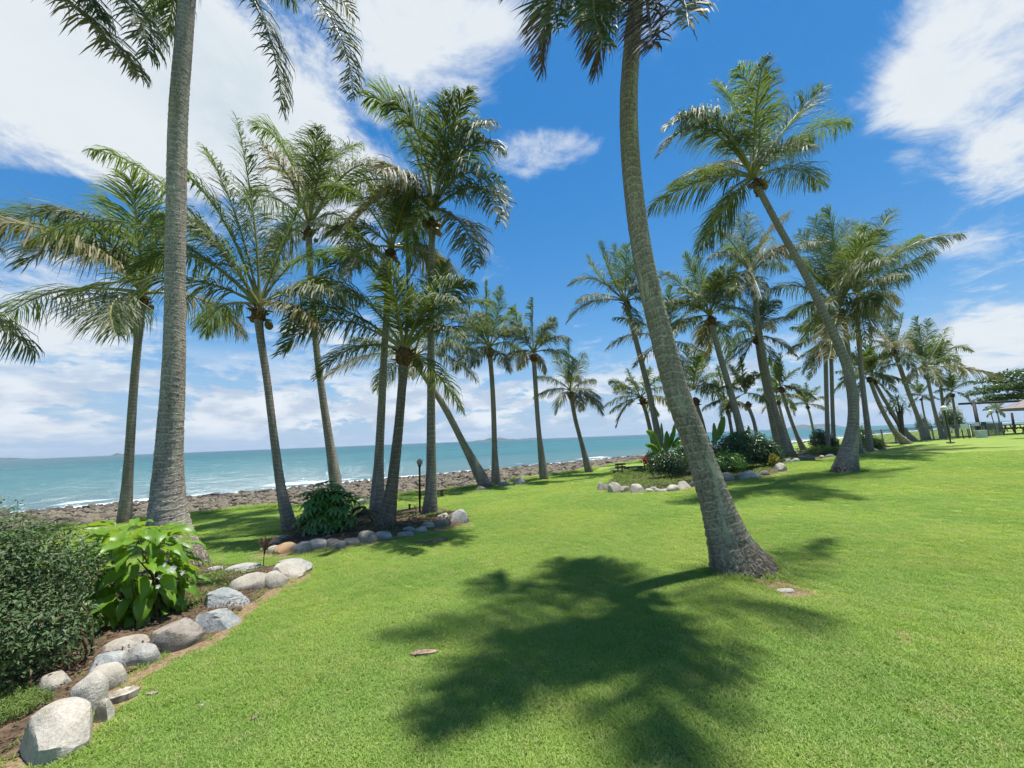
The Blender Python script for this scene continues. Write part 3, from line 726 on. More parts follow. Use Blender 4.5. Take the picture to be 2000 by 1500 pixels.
palm('tall straight palm rising beside the globe lamp with fronds standing up like a plume',
     [(839, 1006, 44), (842, 950, 29), (842, 850, 23), (842, 700, 20), (842, 550, 18), (844, 445, 18)], (846, 408),
     [(718, 190, 785, 240), (762, 200, 815, 260), (882, 188, 866, 280), (962, 242, 895, 275), (974, 295, 915, 290), (977, 432, 930, 365), (932, 522, 900, 435), (655, 385, 745, 350), (690, 435, 770, 375), (745, 335, 790, 340), (800, 480, 815, 430), (830, 230, 840, 320)], extra=3, seed=10, nuts=6)
palm('strongly leaning palm trunk rooted at the lawn edge, crossing behind the tall straight palm',
     [(950, 952, 36), (908, 872, 19), (872, 802, 17), (838, 748, 15), (816, 714, 15)], (808, 697),
     [(928, 742, 870, 695), (735, 762, 765, 715), (632, 742, 710, 695), (935, 690, 870, 670), (760, 610, 775, 650), (860, 625, 840, 655), (690, 660, 740, 670)], extra=3, seed=11)
palm('upright slender palm rooted beside the strongly leaning trunk',
     [(969, 947, 26), (966, 880, 15), (964, 800, 13), (960, 730, 12), (957, 695, 13)], (956, 678),
     [(948, 550, 950, 610), (978, 562, 970, 620), (878, 602, 915, 618), (858, 695, 900, 655), (1014, 642, 990, 645), (1022, 692, 990, 670), (925, 715, 938, 690), (992, 722, 978, 695), (900, 640, 925, 645), (1005, 600, 985, 630)], extra=5, seed=12, lod=1)
palm('slender palm near the water with trunk curving gently, second from the strongly leaning trunk',
     [(1063, 937, 24), (1053, 850, 13), (1047, 770, 12), (1043, 705, 12)], (1042, 688),
     [(1040, 583, 1040, 630), (998, 602, 1015, 635), (1083, 620, 1065, 645), (1113, 662, 1080, 660), (1125, 705, 1085, 685), (982, 652, 1010, 655), (990, 702, 1012, 685), (1062, 728, 1055, 700), (1015, 720, 1025, 695)], extra=3, seed=13)
palm('low slender palm leaning left over the rocks, last before the right bed',
     [(1151, 923, 22), (1137, 870, 12), (1124, 820, 11), (1116, 778, 11)], (1114, 762),
     [(1110, 663, 1112, 710), (1083, 690, 1098, 720), (1142, 690, 1130, 720), (1050, 735, 1080, 740), (1043, 775, 1078, 760), (1177, 808, 1150, 765), (1163, 742, 1140, 745), (1088, 805, 1098, 775), (1137, 800, 1128, 775)], extra=3, seed=14)
# right grove
palm('slim palm leaning left just left of the lichen covered trunk, crown against clear blue',
     [(1293, 872, 20), (1275, 800, 14), (1255, 715, 13), (1238, 650, 12), (1225, 603, 12)], (1221, 588),
     [(1172, 474, 1190, 530), (1200, 478, 1205, 530), (1113, 556, 1160, 545), (1110, 628, 1155, 590), (1148, 502, 1175, 545), (1252, 495, 1240, 540), (1275, 560, 1250, 565), (1130, 590, 1170, 575), (1245, 650, 1235, 615), (1225, 480, 1222, 530)], extra=3, seed=15, depth=24)
palm('small palm with drooping fronds low over the sea left of the lichen covered trunk',
     [(1280, 866, 13), (1266, 822, 10), (1256, 788, 10)], (1251, 776),
     [(1225, 722, 1235, 745), (1190, 745, 1215, 752), (1178, 797, 1212, 776), (1205, 832, 1222, 795), (1300, 735, 1278, 745), (1312, 795, 1285, 775), (1270, 718, 1262, 745), (1200, 765, 1225, 765), (1285, 812, 1270, 790)], extra=4, seed=16, depth=27, lod=2)
palm('palm mostly hidden behind the lichen covered trunk, pale fronds reaching left of it',
     [(1345, 872, 16), (1330, 800, 13), (1315, 730, 12), (1305, 680, 12)], (1302, 665),
     [(1185, 682, 1240, 652), (1200, 620, 1250, 630), (1310, 560, 1305, 610), (1260, 570, 1280, 610), (1370, 620, 1340, 630), (1375, 700, 1345, 675), (1240, 715, 1270, 685), (1330, 740, 1320, 700)], extra=3, seed=17, depth=25, lod=2, old=.4)
palm('dark palm with fronds radiating low just right of the lichen covered trunk',
     [(1385, 880, 14), (1372, 830, 12), (1360, 790, 11)], (1353, 760),
     [(1338, 676, 1345, 715), (1392, 668, 1378, 710), (1300, 742, 1325, 740), (1425, 795, 1390, 765), (1310, 690, 1330, 720), (1410, 730, 1385, 735), (1310, 800, 1330, 775), (1375, 690, 1365, 720)], extra=3, seed=18, depth=24, lod=2)
palm('palm with dense dark crown and trunk leaning left behind the banana plants',
     [(1458, 880, 22), (1440, 815, 18), (1423, 752, 16), (1405, 690, 15), (1390, 633, 14)], (1386, 616),
     [(1338, 496, 1360, 550), (1362, 503, 1372, 555), (1293, 530, 1335, 560), (1298, 590, 1340, 590), (1312, 655, 1340, 625), (1440, 560, 1415, 580), (1462, 610, 1425, 600), (1425, 690, 1410, 650), (1368, 672, 1375, 640), (1330, 560, 1355, 580), (1410, 520, 1400, 560)], extra=4, seed=19, depth=21, nuts=3)
palm('tall slim palm with bright topped crown right of the dense dark crown',
     [(1541, 893, 40), (1528, 850, 22), (1511, 790, 15), (1491, 690, 13), (1477, 600, 12), (1469, 550, 12)], (1466, 532),
     [(1440, 418, 1450, 470, 'y'), (1462, 415, 1460, 465, 'y'), (1400, 450, 1430, 475), (1385, 502, 1425, 495), (1542, 415, 1495, 462, 'o'), (1555, 482, 1505, 490, 'o'), (1535, 525, 1500, 515), (1380, 565, 1425, 545), (1488, 585, 1478, 555), (1418, 605, 1440, 565), (1505, 460, 1485, 490), (1420, 480, 1440, 500)], extra=3, seed=20, nuts=4)
palm('palm sharing the twin trunk clump with the tall slim palm, lower full crown',
     [(1528, 890, 30), (1512, 840, 16), (1498, 770, 14), (1486, 710, 13), (1480, 670, 13)], (1477, 655),
     [(1405, 645, 1440, 635), (1415, 705, 1445, 675), (1545, 620, 1512, 625), (1553, 695, 1515, 665), (1500, 580, 1490, 615), (1450, 585, 1465, 615), (1440, 745, 1455, 695), (1525, 745, 1505, 695), (1420, 610, 1450, 625), (1400, 720, 1440, 690)], extra=5, seed=21)
palm('big palm with ringed trunk bowing out to the right and crown high over the grove',
     [(1652, 923, 58), (1657, 886, 40), (1666, 830, 25), (1665, 770, 23), (1649, 700, 21), (1613, 620, 19), (1570, 530, 17), (1525, 450, 15), (1492, 388, 14), (1480, 365, 14)], (1472, 346),
     [(1440, 133, 1482, 225, '-'), (1396, 165, 1445, 225), (1606, 172, 1535, 250), (1657, 242, 1570, 262), (1603, 362, 1550, 330), (1268, 408, 1372, 352), (1363, 492, 1415, 408), (1288, 302, 1375, 250), (1300, 250, 1385, 235), (1322, 225, 1410, 245), (1375, 345, 1430, 318, 'o'), (1312, 358, 1390, 330), (1500, 215, 1495, 270), (1570, 280, 1530, 290)], extra=3, seed=22, nuts=9, lod=0)
palm('left one of two straight trunks behind the bowing trunk, full sunlit crown',
     [(1676, 868, 20), (1668, 800, 15), (1660, 720, 14), (1652, 650, 13), (1646, 615, 13)], (1640, 598),
     [(1618, 408, 1630, 490), (1590, 425, 1612, 500), (1652, 430, 1645, 500), (1508, 565, 1565, 560), (1535, 500, 1580, 530), (1545, 615, 1590, 590), (1620, 700, 1630, 640), (1700, 490, 1675, 530), (1720, 590, 1680, 585), (1570, 670, 1600, 620), (1560, 455, 1600, 510)], extra=4, seed=23, depth=22, nuts=3, old=.4)
palm('right one of two straight trunks behind the bowing trunk, fronds flung right',
     [(1698, 866, 18), (1689, 790, 14), (1682, 720, 13), (1676, 640, 12), (1673, 595, 12)], (1672, 572),
     [(1742, 413, 1705, 480), (1802, 460, 1740, 500), (1822, 492, 1745, 530), (1745, 478, 1710, 515, 'o'), (1765, 538, 1715, 545), (1755, 592, 1715, 575, 'o'), (1748, 620, 1710, 590, 'o'), (1670, 430, 1672, 490), (1610, 520, 1640, 540), (1600, 600, 1635, 580), (1690, 660, 1682, 610)], extra=3, seed=24, depth=22.6, old=.4)
palm('shadowed straight trunk left of the big bowing trunk, rising from the dark round bush',
     [(1616, 872, 13), (1615, 800, 11), (1613, 720, 11), (1612, 675, 11)], (1612, 655),
     [(1545, 640, 1580, 640), (1540, 690, 1575, 665), (1600, 570, 1606, 610), (1580, 590, 1596, 620), (1660, 620, 1636, 630), (1570, 730, 1590, 690), (1650, 700, 1632, 675)], extra=4, seed=25, depth=26, lod=2)
palm('straight trunk pressed close to the shadowed one left of the big bowing trunk',
     [(1628, 870, 12), (1626, 800, 10), (1624, 720, 10), (1623, 690, 10)], (1623, 672),
     [(1560, 700, 1590, 680), (1580, 740, 1600, 700), (1620, 600, 1622, 635), (1670, 660, 1648, 660), (1675, 710, 1650, 690), (1590, 620, 1605, 645)], extra=4, seed=26, depth=27.5, lod=2)
palm('nearer of two trunks that lean hard left at the lawn edge',
     [(1770, 868, 30), (1744, 838, 14), (1718, 790, 12), (1700, 745, 10)], (1694, 728),
     [(1655, 690, 1675, 700), (1745, 745, 1718, 730), (1640, 740, 1668, 730), (1690, 660, 1692, 695), (1730, 690, 1712, 705), (1670, 790, 1682, 755)], extra=8, seed=27, lod=2)
palm('farther of two trunks that lean hard left at the lawn edge',
     [(1785, 862, 22), (1760, 832, 11), (1730, 785, 10), (1710, 750, 9)], (1704, 735),
     [(1660, 720, 1682, 720), (1760, 740, 1730, 732), (1700, 670, 1702, 700), (1740, 690, 1722, 710), (1670, 680, 1688, 705), (1745, 785, 1722, 755)], extra=8, seed=28, lod=2)
palm('palm left of the white globe lamp with trunk leaning left and yellowish full crown',
     [(1810, 860, 26), (1793, 815, 13), (1773, 762, 12), (1756, 712, 12), (1749, 694, 12)], (1746, 683),
     [(1738, 608, 1742, 645), (1765, 612, 1756, 648), (1700, 638, 1720, 655, 'o'), (1688, 692, 1715, 675, 'o'), (1793, 640, 1772, 655), (1805, 695, 1775, 680, 'o'), (1720, 735, 1732, 705), (1700, 665, 1722, 668), (1785, 725, 1768, 700), (1712, 615, 1730, 648)], extra=3, seed=29, lod=2, old=.5)
palm('palm right behind the white globe lamp with trunk leaning left',
     [(1842, 857, 17), (1826, 805, 10), (1812, 740, 9)], (1808, 716),
     [(1790, 620, 1798, 665), (1812, 625, 1810, 668), (1852, 640, 1832, 675), (1850, 700, 1830, 702), (1762, 690, 1783, 695), (1772, 745, 1788, 722), (1835, 750, 1822, 725), (1775, 650, 1790, 680)], extra=3, seed=30, lod=2, old=.4)
palm('palm nearest the clouds at right whose frond points out towards the spreading tree',
     [(1853, 854, 14), (1842, 795, 9), (1834, 728, 9)], (1831, 712),
     [(1897, 686, 1862, 680), (1884, 745, 1862, 705), (1873, 705, 1852, 695), (1798, 722, 1813, 710), (1852, 665, 1842, 685), (1822, 655, 1826, 682), (1800, 690, 1815, 695)], extra=3, seed=31, lod=2, old=.3)
palm('yellowish far palm just left of the dark pergola beam',
     [(1868, 842, 10), (1864, 800, 7), (1860, 775, 7)], (1859, 765),
     [(1900, 745, 1882, 748), (1897, 790, 1880, 770), (1855, 720, 1857, 740), (1885, 725, 1872, 742), (1825, 765, 1842, 760), (1835, 735, 1845, 748), (1840, 795, 1848, 775)], extra=4, seed=32, depth=36, lod=2, old=.6)
palm('small far palm with orange tinted crown base over the sea in the grove gap',
     [(1590, 842, 7), (1583, 815, 6), (1578, 798, 6)], (1576, 792),
     [(1556, 752, 1566, 768), (1600, 755, 1588, 770), (1545, 795, 1560, 786), (1610, 800, 1594, 790), (1575, 748, 1576, 768), (1548, 770, 1560, 775), (1612, 775, 1595, 778)], extra=3, seed=33, depth=42, lod=2, old=.4)
palm('curved pale trunk leaning left with its foot on the sunlit strip beyond the dark bush',
     [(1570, 880, 18), (1554, 845, 10), (1538, 800, 9), (1527, 765, 9)], (1523, 752),
     [(1480, 735, 1500, 738), (1485, 785, 1502, 765), (1525, 690, 1524, 718), (1560, 720, 1543, 732), (1570, 775, 1546, 758), (1500, 700, 1512, 725), (1550, 810, 1538, 775)], extra=3, seed=34, lod=2)
palm('thin dark trunk behind the curved pale trunk in the grove',
     [(1546, 876, 10), (1533, 835, 7), (1521, 790, 7)], (1517, 776),
     [(1480, 760, 1498, 762), (1490, 805, 1502, 788), (1520, 720, 1518, 745), (1552, 750, 1536, 758), (1555, 800, 1538, 783)], extra=4, seed=35, lod=2)
palm('grey trunk rising from the dark shrubs left of the twin trunk clump',
     [(1482, 870, 12), (1474, 830, 9), (1462, 795, 9)], (1456, 768),
     [(1410, 755, 1432, 755), (1415, 800, 1434, 780), (1445, 700, 1450, 730), (1490, 725, 1474, 742), (1500, 790, 1478, 772), (1425, 715, 1440, 738)], extra=3, seed=36, depth=22, lod=2)
palm('thin dark trunk right beside the dense dark crown palm above the banana leaves',
     [(1433, 868, 9), (1427, 830, 8), (1420, 798, 8)], (1417, 780),
     [(1368, 742, 1390, 755), (1372, 800, 1394, 785), (1400, 715, 1408, 745), (1450, 735, 1434, 752), (1462, 800, 1440, 785)], extra=4, seed=37, depth=24, lod=2)
palm('small far palm behind the second globe lamp near the parasol',
     [(1954, 838, 6), (1950, 815, 4), (1947, 806, 4)], (1946, 802),
     [(1945, 782, 1945, 790), (1925, 795, 1935, 795), (1928, 815, 1935, 806), (1965, 795, 1956, 796), (1962, 815, 1956, 806), (1932, 786, 1938, 792), (1960, 786, 1953, 792)], extra=3, seed=38, depth=46, lod=2)
palm('far dark palm between the two leaning trunks left of the globe lamp',
     [(1812, 838, 7), (1805, 810, 5), (1800, 782, 5)], (1797, 772),
     [(1770, 770, 1783, 768), (1775, 795, 1785, 782), (1790, 742, 1793, 756), (1815, 750, 1806, 760), (1820, 785, 1808, 776), (1775, 752, 1785, 760)], extra=3, seed=39, depth=40, lod=2)
#@@PALMS
# ------------------------------------------------------------------ garden stones
STONE = {
 'pale': m_stone('stone_pale', (0.40, 0.37, 0.31), (0.52, 0.48, 0.41), (0.44, 0.36, 0.24)),
 'grey': m_stone('stone_grey', (0.30, 0.295, 0.275), (0.42, 0.41, 0.38), (0.18, 0.19, 0.20)),
 'blue': m_stone('stone_bluegrey', (0.24, 0.265, 0.28), (0.38, 0.395, 0.385), (0.46, 0.44, 0.38)),
 'tan': m_stone('stone_tan', (0.35, 0.32, 0.265), (0.45, 0.415, 0.345), (0.30, 0.255, 0.20)),
 'brown': m_stone('stone_brown', (0.26, 0.225, 0.19), (0.37, 0.335, 0.285), (0.16, 0.125, 0.10)),
 'orange': m_stone('stone_orange', (0.42, 0.25, 0.12), (0.46, 0.335, 0.21), (0.33, 0.26, 0.19)),
 'dark': m_stone('stone_dark', (0.12, 0.115, 0.105), (0.21, 0.195, 0.175), (0.28, 0.25, 0.21)),
}
def stone_mesh(rx, ry, rz, seed, ang, mat, sub=3):
    r = np.random.default_rng(seed); V, Fc = ico(sub); V = np.sign(V) * np.abs(V) ** .82
    V *= (1 + .10 * vnoise(V, seed, 2.2) + .035 * vnoise(V, seed + 9, 6))[:, None]
    for k in range(int(4 + 7 * ang)):                      # planes that cut facets
        n = r.normal(size=3); n[2] = abs(n[2]) * .8; n /= np.linalg.norm(n); d = r.uniform(.60, .88) if ang > .4 else r.uniform(.78, .95)
        e = V @ n - d; V -= np.where(e > 0, e * min(1.0, .7 + .5 * ang), 0)[:, None] * n
    V += (.012 * r.normal(size=V.shape)) * ang
    V *= np.array((rx, ry, rz))
    me = mesh_np('stone', [(V, Fc, 0)], [STONE[mat]], True); me.set_sharp_from_angle(angle=math.radians(24 if ang > .4 else 40)); return me
STONE_LIST = [
 # x0 x1 y0 y1 material angular label
 (-30, 145, 1400, 1512, 'pale', .45, 'largest pale boulder of the left border, cut by the bottom corner of the photo'),
 (173, 211, 1372, 1424, 'pale', .6, 'small wedge shaped stone beside the driftwood slab'),
 (108, 192, 1327, 1416, 'pale', .1, 'smooth upright rounded boulder standing behind the wedge shaped stone'),
 (132, 219, 1306, 1366, 'pale', .1, 'smooth domed stone tucked behind the upright rounded boulder'),
 (42, 116, 1322, 1374, 'tan', .3, 'low tan stone half buried under the dark hedge'),
 (140, 233, 1286, 1332, 'blue', .6, 'flat blue grey slab stone between domed stones of the left border'),
 (176, 266, 1252, 1292, 'tan', .2, 'long low brownish stone leaning on a rounder one below the hedge'),
 (226, 294, 1266, 1312, 'grey', .1, 'rounded grey stone in front of the long low brownish stone'),
 (248, 364, 1216, 1285, 'brown', .55, 'big brown grey boulder with shaded cracked face under the bright leafy shrub'),
 (354, 446, 1192, 1246, 'blue', .9, 'flat topped angular stone with dark undercut face next to the big brown boulder'),
 (366, 468, 1154, 1202, 'blue', .9, 'layered blue grey slab behind the flat topped angular stone'),
 (441, 513, 1123, 1165, 'tan', .05, 'smooth egg shaped tan stone in the left border'),
 (502, 551, 1118, 1157, 'tan', .35, 'small stone with dark shaded side right of the egg shaped stone'),
 (510, 579, 1102, 1140, 'pale', .7, 'whitish faceted stone near the far end of the left border'),
 (529, 593, 1091, 1132, 'grey', .5, 'dark grey boulder closing the far end of the left border'),
 (430, 498, 1104, 1126, 'grey', .4, 'low grey stone behind the egg shaped stone'),
 (392, 428, 1108, 1124, 'grey', .4, 'small flat stone at the foot of the tall ringed trunk'),
 (-12, 16, 1350, 1366, 'pale', .3, 'pale pebble under the dark hedge at the left edge'),
 (503, 517, 1069, 1083, 'brown', .4, 'tiny reddish stone at the tip of the middle bed'),
 (515, 542, 1066, 1085, 'pale', .4, 'whitish stone left of the orange one'),
 (530, 576, 1059, 1087, 'orange', .5, 'orange streaked stone at the near end of the middle bed'),
 (569, 601, 1058, 1084, 'grey', .3, 'grey stone wedged right of the orange one'),
 (596, 632, 1053, 1078, 'grey', .1, 'round grey stone below the dark green bush'),
 (521, 542, 1051, 1070, 'tan', .3, 'tan stone set back behind the whitish one'),
 (539, 556, 1044, 1060, 'grey', .3, 'small grey stone at the foot of the sturdy palm'),
 (629, 657, 1051, 1074, 'dark', .4, 'dark stone right of the round grey one'),
 (642, 670, 1056, 1074, 'brown', .2, 'low brownish stone in front of the dark one'),
 (668, 698, 1050, 1068, 'brown', .3, 'red brown stone left of the biggest round stone'),
 (696, 731, 1035, 1066, 'brown', .1, 'biggest round brown stone at the foot of the short dark palm'),
 (725, 757, 1038, 1058, 'grey', .2, 'grey stone leaning on the biggest round brown one'),
 (786, 808, 1028, 1042, 'blue', .3, 'small blue grey stone on a flat one'),
 (767, 808, 1039, 1051, 'tan', .5, 'flat low stone between the short dark palm and the pale stones'),
 (811, 834, 1026, 1042, 'pale', .5, 'small pale stone right of the blue grey one'),
 (826, 848, 1014, 1036, 'pale', .6, 'upright pale stone before the tall straight trunk'),
 (845, 880, 1010, 1034, 'dark', .5, 'mottled dark stone at the foot of the tall straight trunk'),
 (855, 877, 1000, 1016, 'tan', .5, 'small stone perched behind the mottled dark one'),
 (874, 912, 994, 1028, 'grey', .9, 'jagged grey rock standing at the far end of the middle bed'),
 (878, 899, 1016, 1032, 'orange', .6, 'yellowish flat stone propped against the jagged grey rock'),
 (632, 646, 1045, 1056, 'grey', .3, 'small grey stone peeping from under the dark green bush'),
 (1167, 1183, 938, 961, 'pale', .9, 'pale hollowed rock at the near tip of the right bed'),
 (1179, 1193, 943, 960, 'tan', .6, 'small rock right of the hollowed one'),
 (1191, 1218, 938, 966, 'pale', .9, 'tall jagged white rock in the right bed border'),
 (1212, 1231, 944, 965, 'tan', .7, 'pinkish tan rock between two jagged white rocks'),
 (1231, 1263, 943, 966, 'pale', .9, 'wide jagged white rock with dark undercut in the right bed border'),
 (1262, 1277, 953, 963, 'pale', .3, 'small low white stone right of the wide jagged rock'),
 (1271, 1284, 949, 959, 'grey', .4, 'small grey stone set back in the right bed border'),
 (1281, 1292, 953, 962, 'pale', .3, 'white pebble left of the long low stone'),
 (1288, 1309, 954, 962, 'grey', .4, 'long low stone in the right bed border'),
 (1306, 1331, 945, 962, 'pale', .4, 'blocky pale rock left of the pointed one'),
 (1326, 1355, 936, 957, 'pale', .8, 'pointed pale rock next to the lichen covered trunk'),
 (1347, 1362, 938, 951, 'pale', .5, 'small pale rock half hidden by the lichen covered trunk'),
 (1407, 1440, 920, 943, 'brown', .4, 'brown rock right of the lichen covered trunk'),
 (1443, 1466, 921, 938, 'grey', .5, 'grey rock between the brown rock and the big flat slab'),
 (1458, 1497, 917, 936, 'blue', .7, 'big flat grey slab in the right bed border'),
 (1488, 1508, 918, 931, 'dark', .4, 'dark stone behind the big flat slab'),
 (1519, 1545, 901, 924, 'pale', .9, 'spiky pale rock ending the right bed border'),
 (1537, 1552, 894, 906, 'grey', .5, 'small grey stone behind the spiky pale rock'),
 (1550, 1568, 893, 904, 'grey', .4, 'flat grey stone in the row leading to the big bowing trunk'),
 (1566, 1602, 884, 903, 'dark', .7, 'dark pointed rock in the row leading to the big bowing trunk'),
 (1603, 1615, 888, 896, 'pale', .3, 'small pale stone in the row left of the big bowing trunk'),
 (1616, 1634, 886, 894, 'grey', .4, 'last grey stone left of the big bowing trunk'),
 (1681, 1697, 877, 886, 'grey', .4, 'first grey stone right of the big bowing trunk'),
 (1699, 1722, 872, 883, 'tan', .5, 'tan stone in front of the ferny plants right of the big bowing trunk'),
 (1718, 1738, 870, 880, 'pale', .5, 'pale stone near the roots of the hard leaning trunks'),
 (975, 1000, 938, 952, 'grey', .5, 'grey rock at the lawn edge beside the upright slender palm'),
 (1003, 1026, 931, 949, 'grey', .6, 'larger shore rock at the lawn edge right of the upright slender palm'),
 (690, 722, 974, 986, 'pale', .5, 'pale rock on the lawn edge behind the V shaped trunks'),
 (930, 948, 948, 960, 'dark', .5, 'dark rock under the strongly leaning trunk'),
]
STONE_AT = []
def build_stones():
    for i, (x0, x1, y0, y1, mt, ang, lab) in enumerate(STONE_LIST):
        cx = (x0 + x1) / 2
        p = hit(cx, y1 - (y1 - y0) * .10); d = p[1]
        mx = px_size(cx, d)
        rx = (x1 - x0) / 2 * mx * 1.06; h = (y1 - y0) * d / F * .98
        ry = rx * SRNG.uniform(.7, .95)
        # keep visible height right for a stone seen from above: its depth also shows
        look = (CAM[2] - p[2]) / max(np.hypot(p[0], p[1]), .5)
        rz = max(h * .60 - ry * look * .35, h * .30, rx * .28)
        rx *= 1.12; ry *= 1.03; me = stone_mesh(rx, ry, rz * .95, 300 + i, ang, mt, 4 if (x1 - x0) > 60 else 3 if (x1 - x0) > 20 else 2)
        pos_ = (p[0], p[1] + ry * .8, gz(p[0], p[1] + ry * .8) + rz * .38)
        o = link('stone', me, None, pos_, (SRNG.uniform(-.12, .12), SRNG.uniform(-.12, .12), SRNG.uniform(-.35, .35)))
        tag(o, lab, 'stone', 'stones edging the garden beds'); STONE_AT.append((pos_[0], pos_[1], max(rx, ry)))
build_stones()

# ------------------------------------------------------------------ shore rocks
M['shore'] = m_stone('shore_rock', (0.108, 0.092, 0.066), (0.24, 0.205, 0.145), (0.052, 0.047, 0.040), 5.0)
M['shore_wet'] = m_stone('shore_rock_wet', (0.045, 0.04, 0.038), (0.10, 0.085, 0.075), (0.13, 0.11, 0.09), 3.0)
def build_shore():
    r = np.random.default_rng(11); pts = []
    N = 30000
    t = r.uniform(-34, 90, N); q = r.beta(1.0, 1.15, N) * 30.5 - .1
    e = edge_s(t); s = e + q
    x = (t * DT[0] + s * DS[0]); y = (t * DT[1] + s * DS[1])
    ok = (y > 3) & (s < 48.0)
    x, y, s, q, t = x[ok], y[ok], s[ok], q[ok], t[ok]
    size = np.clip(r.lognormal(math.log(.115), .5, len(x)), .045, .42) * np.where(q < 1, .6, 1)
    dist = np.hypot(x, y)
    z = ground(x, y)
    app = size / dist
    u = x / y; inview = (np.abs(u) < 1.35)
    # in front of grove and hedge: rank what shows largest inside the picture
    rank = np.argsort(-np.where(inview, app, 0))
    meshes = {}
    for wet in (0, 1):
        for k in range(7):
            V, Fc = ico(2); V = V.copy(); rk = np.random.default_rng(900 + k + 20 * wet)
            V *= (1 + .16 * vnoise(V, 900 + k, 2.4))[:, None]
            for _ in range(8):
                n = rk.normal(size=3); n /= np.linalg.norm(n); ee = V @ n - rk.uniform(.6, .85); V -= np.where(ee > 0, ee, 0)[:, None] * n * .9
            meshes[wet, k] = (V, Fc, mesh_np('shore_rock', [(V, Fc, 0)], [M['shore_wet' if wet else 'shore']], False))
    big = rank[:300]
    rest = rank[300:]
    for i in big:
        wet = int(s[i] > 43 + r.normal(0, 1)); k = int(r.integers(7)); sc = size[i]
        o = link('shore_rock', meshes[wet, k][2], None, (x[i], y[i], z[i] + sc * .25), (r.uniform(-.5, .5), r.uniform(-.5, .5), r.uniform(0, 6.28)), (sc * r.uniform(.8, 1.4), sc, sc * r.uniform(.55, .85)))
        tag(o, 'brown grey rock among the loose rocks of the shore beyond the lawn', 'rock', 'loose rocks on the shore')
    parts = {0: [], 1: []}
    low = {}
    for k in range(7):
        V, Fc = ico(1); V = V.copy(); rk = np.random.default_rng(950 + k); V *= (1 + .2 * vnoise(V, 950 + k, 2.6))[:, None]
        V += .13 * rk.normal(size=V.shape); low[k] = (V, Fc)
    for i in rest:
        wet = int(s[i] > 43 + r.normal(0, 1)); k = int(r.integers(7)); sc = size[i] 
        V, Fc = (meshes[wet, k][:2] if dist[i] < 26 and inview[i] else low[k])
        a = r.uniform(0, 6.28); ca, sa = math.cos(a), math.sin(a); ti = r.uniform(-.5, .5)
        Vv = V * np.array((sc * r.uniform(.8, 1.4), sc, sc * r.uniform(.5, .8)))
        Vv = Vv @ np.array(((1, 0, 0), (0, math.cos(ti), math.sin(ti)), (0, -math.sin(ti), math.cos(ti)))) @ np.array(((ca, sa, 0), (-sa, ca, 0), (0, 0, 1)))
        parts[wet].append((Vv + np.array((x[i], y[i], z[i] + sc * .2)), Fc, wet))
    me = mesh_np('shore_rubble', parts[0] + parts[1], [M['shore'], M['shore_wet']], False)
    tag(link('shore_rubble', me), 'mass of smaller loose rocks covering the shore', 'rubble', None, 'stuff')
build_shore()
# ------------------------------------------------------------------ garden beds (soil)
def bed(name, pix, label, raise_=.05):
    P = np.array([hit(*p)[:2] for p in pix]); n = 26
    c = P.mean(0); m = 90
    loop = np.vstack([P, P[:1]]); d = np.concatenate([[0], np.cumsum(np.linalg.norm(np.diff(loop, axis=0), axis=1))])
    u = np.linspace(0, d[-1], m, endpoint=False); ring = np.stack([np.interp(u, d, loop[:, k]) for k in (0, 1)], 1)
    k = np.linspace(0, 1, n); XY = c[None, None] + (ring[:, None] - c) * k[None, :, None]
    Z = ground(XY[..., 0], XY[..., 1]) + .024 + raise_ * (1 - k[None] ** 3) + .02 * np.sin(XY[..., 0] * 9) * np.sin(XY[..., 1] * 11)
    V = np.concatenate([XY, Z[..., None]], -1).reshape(-1, 3)
    me = mesh_np(name, [(V, grid_faces(m, n, True), 0)], [M['soil']], True)
    o = link(name, me); tag(o, label, None, None, 'structure'); return P
BED_L = bed('garden_bed', [(-60, 1500), (60, 1490), (150, 1420), (210, 1365), (260, 1310), (350, 1280), (430, 1240), (470, 1195), (530, 1155), (585, 1125), (540, 1105), (430, 1105), (330, 1110), (200, 1115), (0, 1120), (-150, 1150), (-200, 1300)], 'bare soil of the left planting bed')
BED_M = bed('garden_bed', [(508, 1080), (560, 1082), (640, 1070), (720, 1060), (800, 1045), (870, 1030), (905, 1020), (895, 1000), (830, 990), (740, 1000), (660, 1015), (560, 1035), (515, 1060)], 'bare soil of the middle planting bed')
BED_R = bed('garden_bed', [(1172, 957), (1215, 962), (1260, 962), (1330, 957), (1440, 938), (1500, 931), (1540, 916), (1530, 895), (1440, 900), (1330, 912), (1240, 922), (1190, 938)], 'soil of the right planting bed')
BED_G = bed('garden_bed', [(1540, 902), (1600, 898), (1640, 890), (1700, 882), (1740, 874), (1720, 864), (1640, 868), (1560, 880)], 'soil of the planting bed behind the big bowing trunk')
BEDS = [BED_L, BED_M, BED_R, BED_G]
def inside(x, y, P):
    r = np.zeros(np.shape(x), bool); j = len(P) - 1
    for i in range(len(P)):
        xi, yi = P[i]; xj, yj = P[j]
        c = ((yi > y) != (yj > y)) & (x < (xj - xi) * (y - yi) / (yj - yi + 1e-12) + xi); r ^= c; j = i
    return r

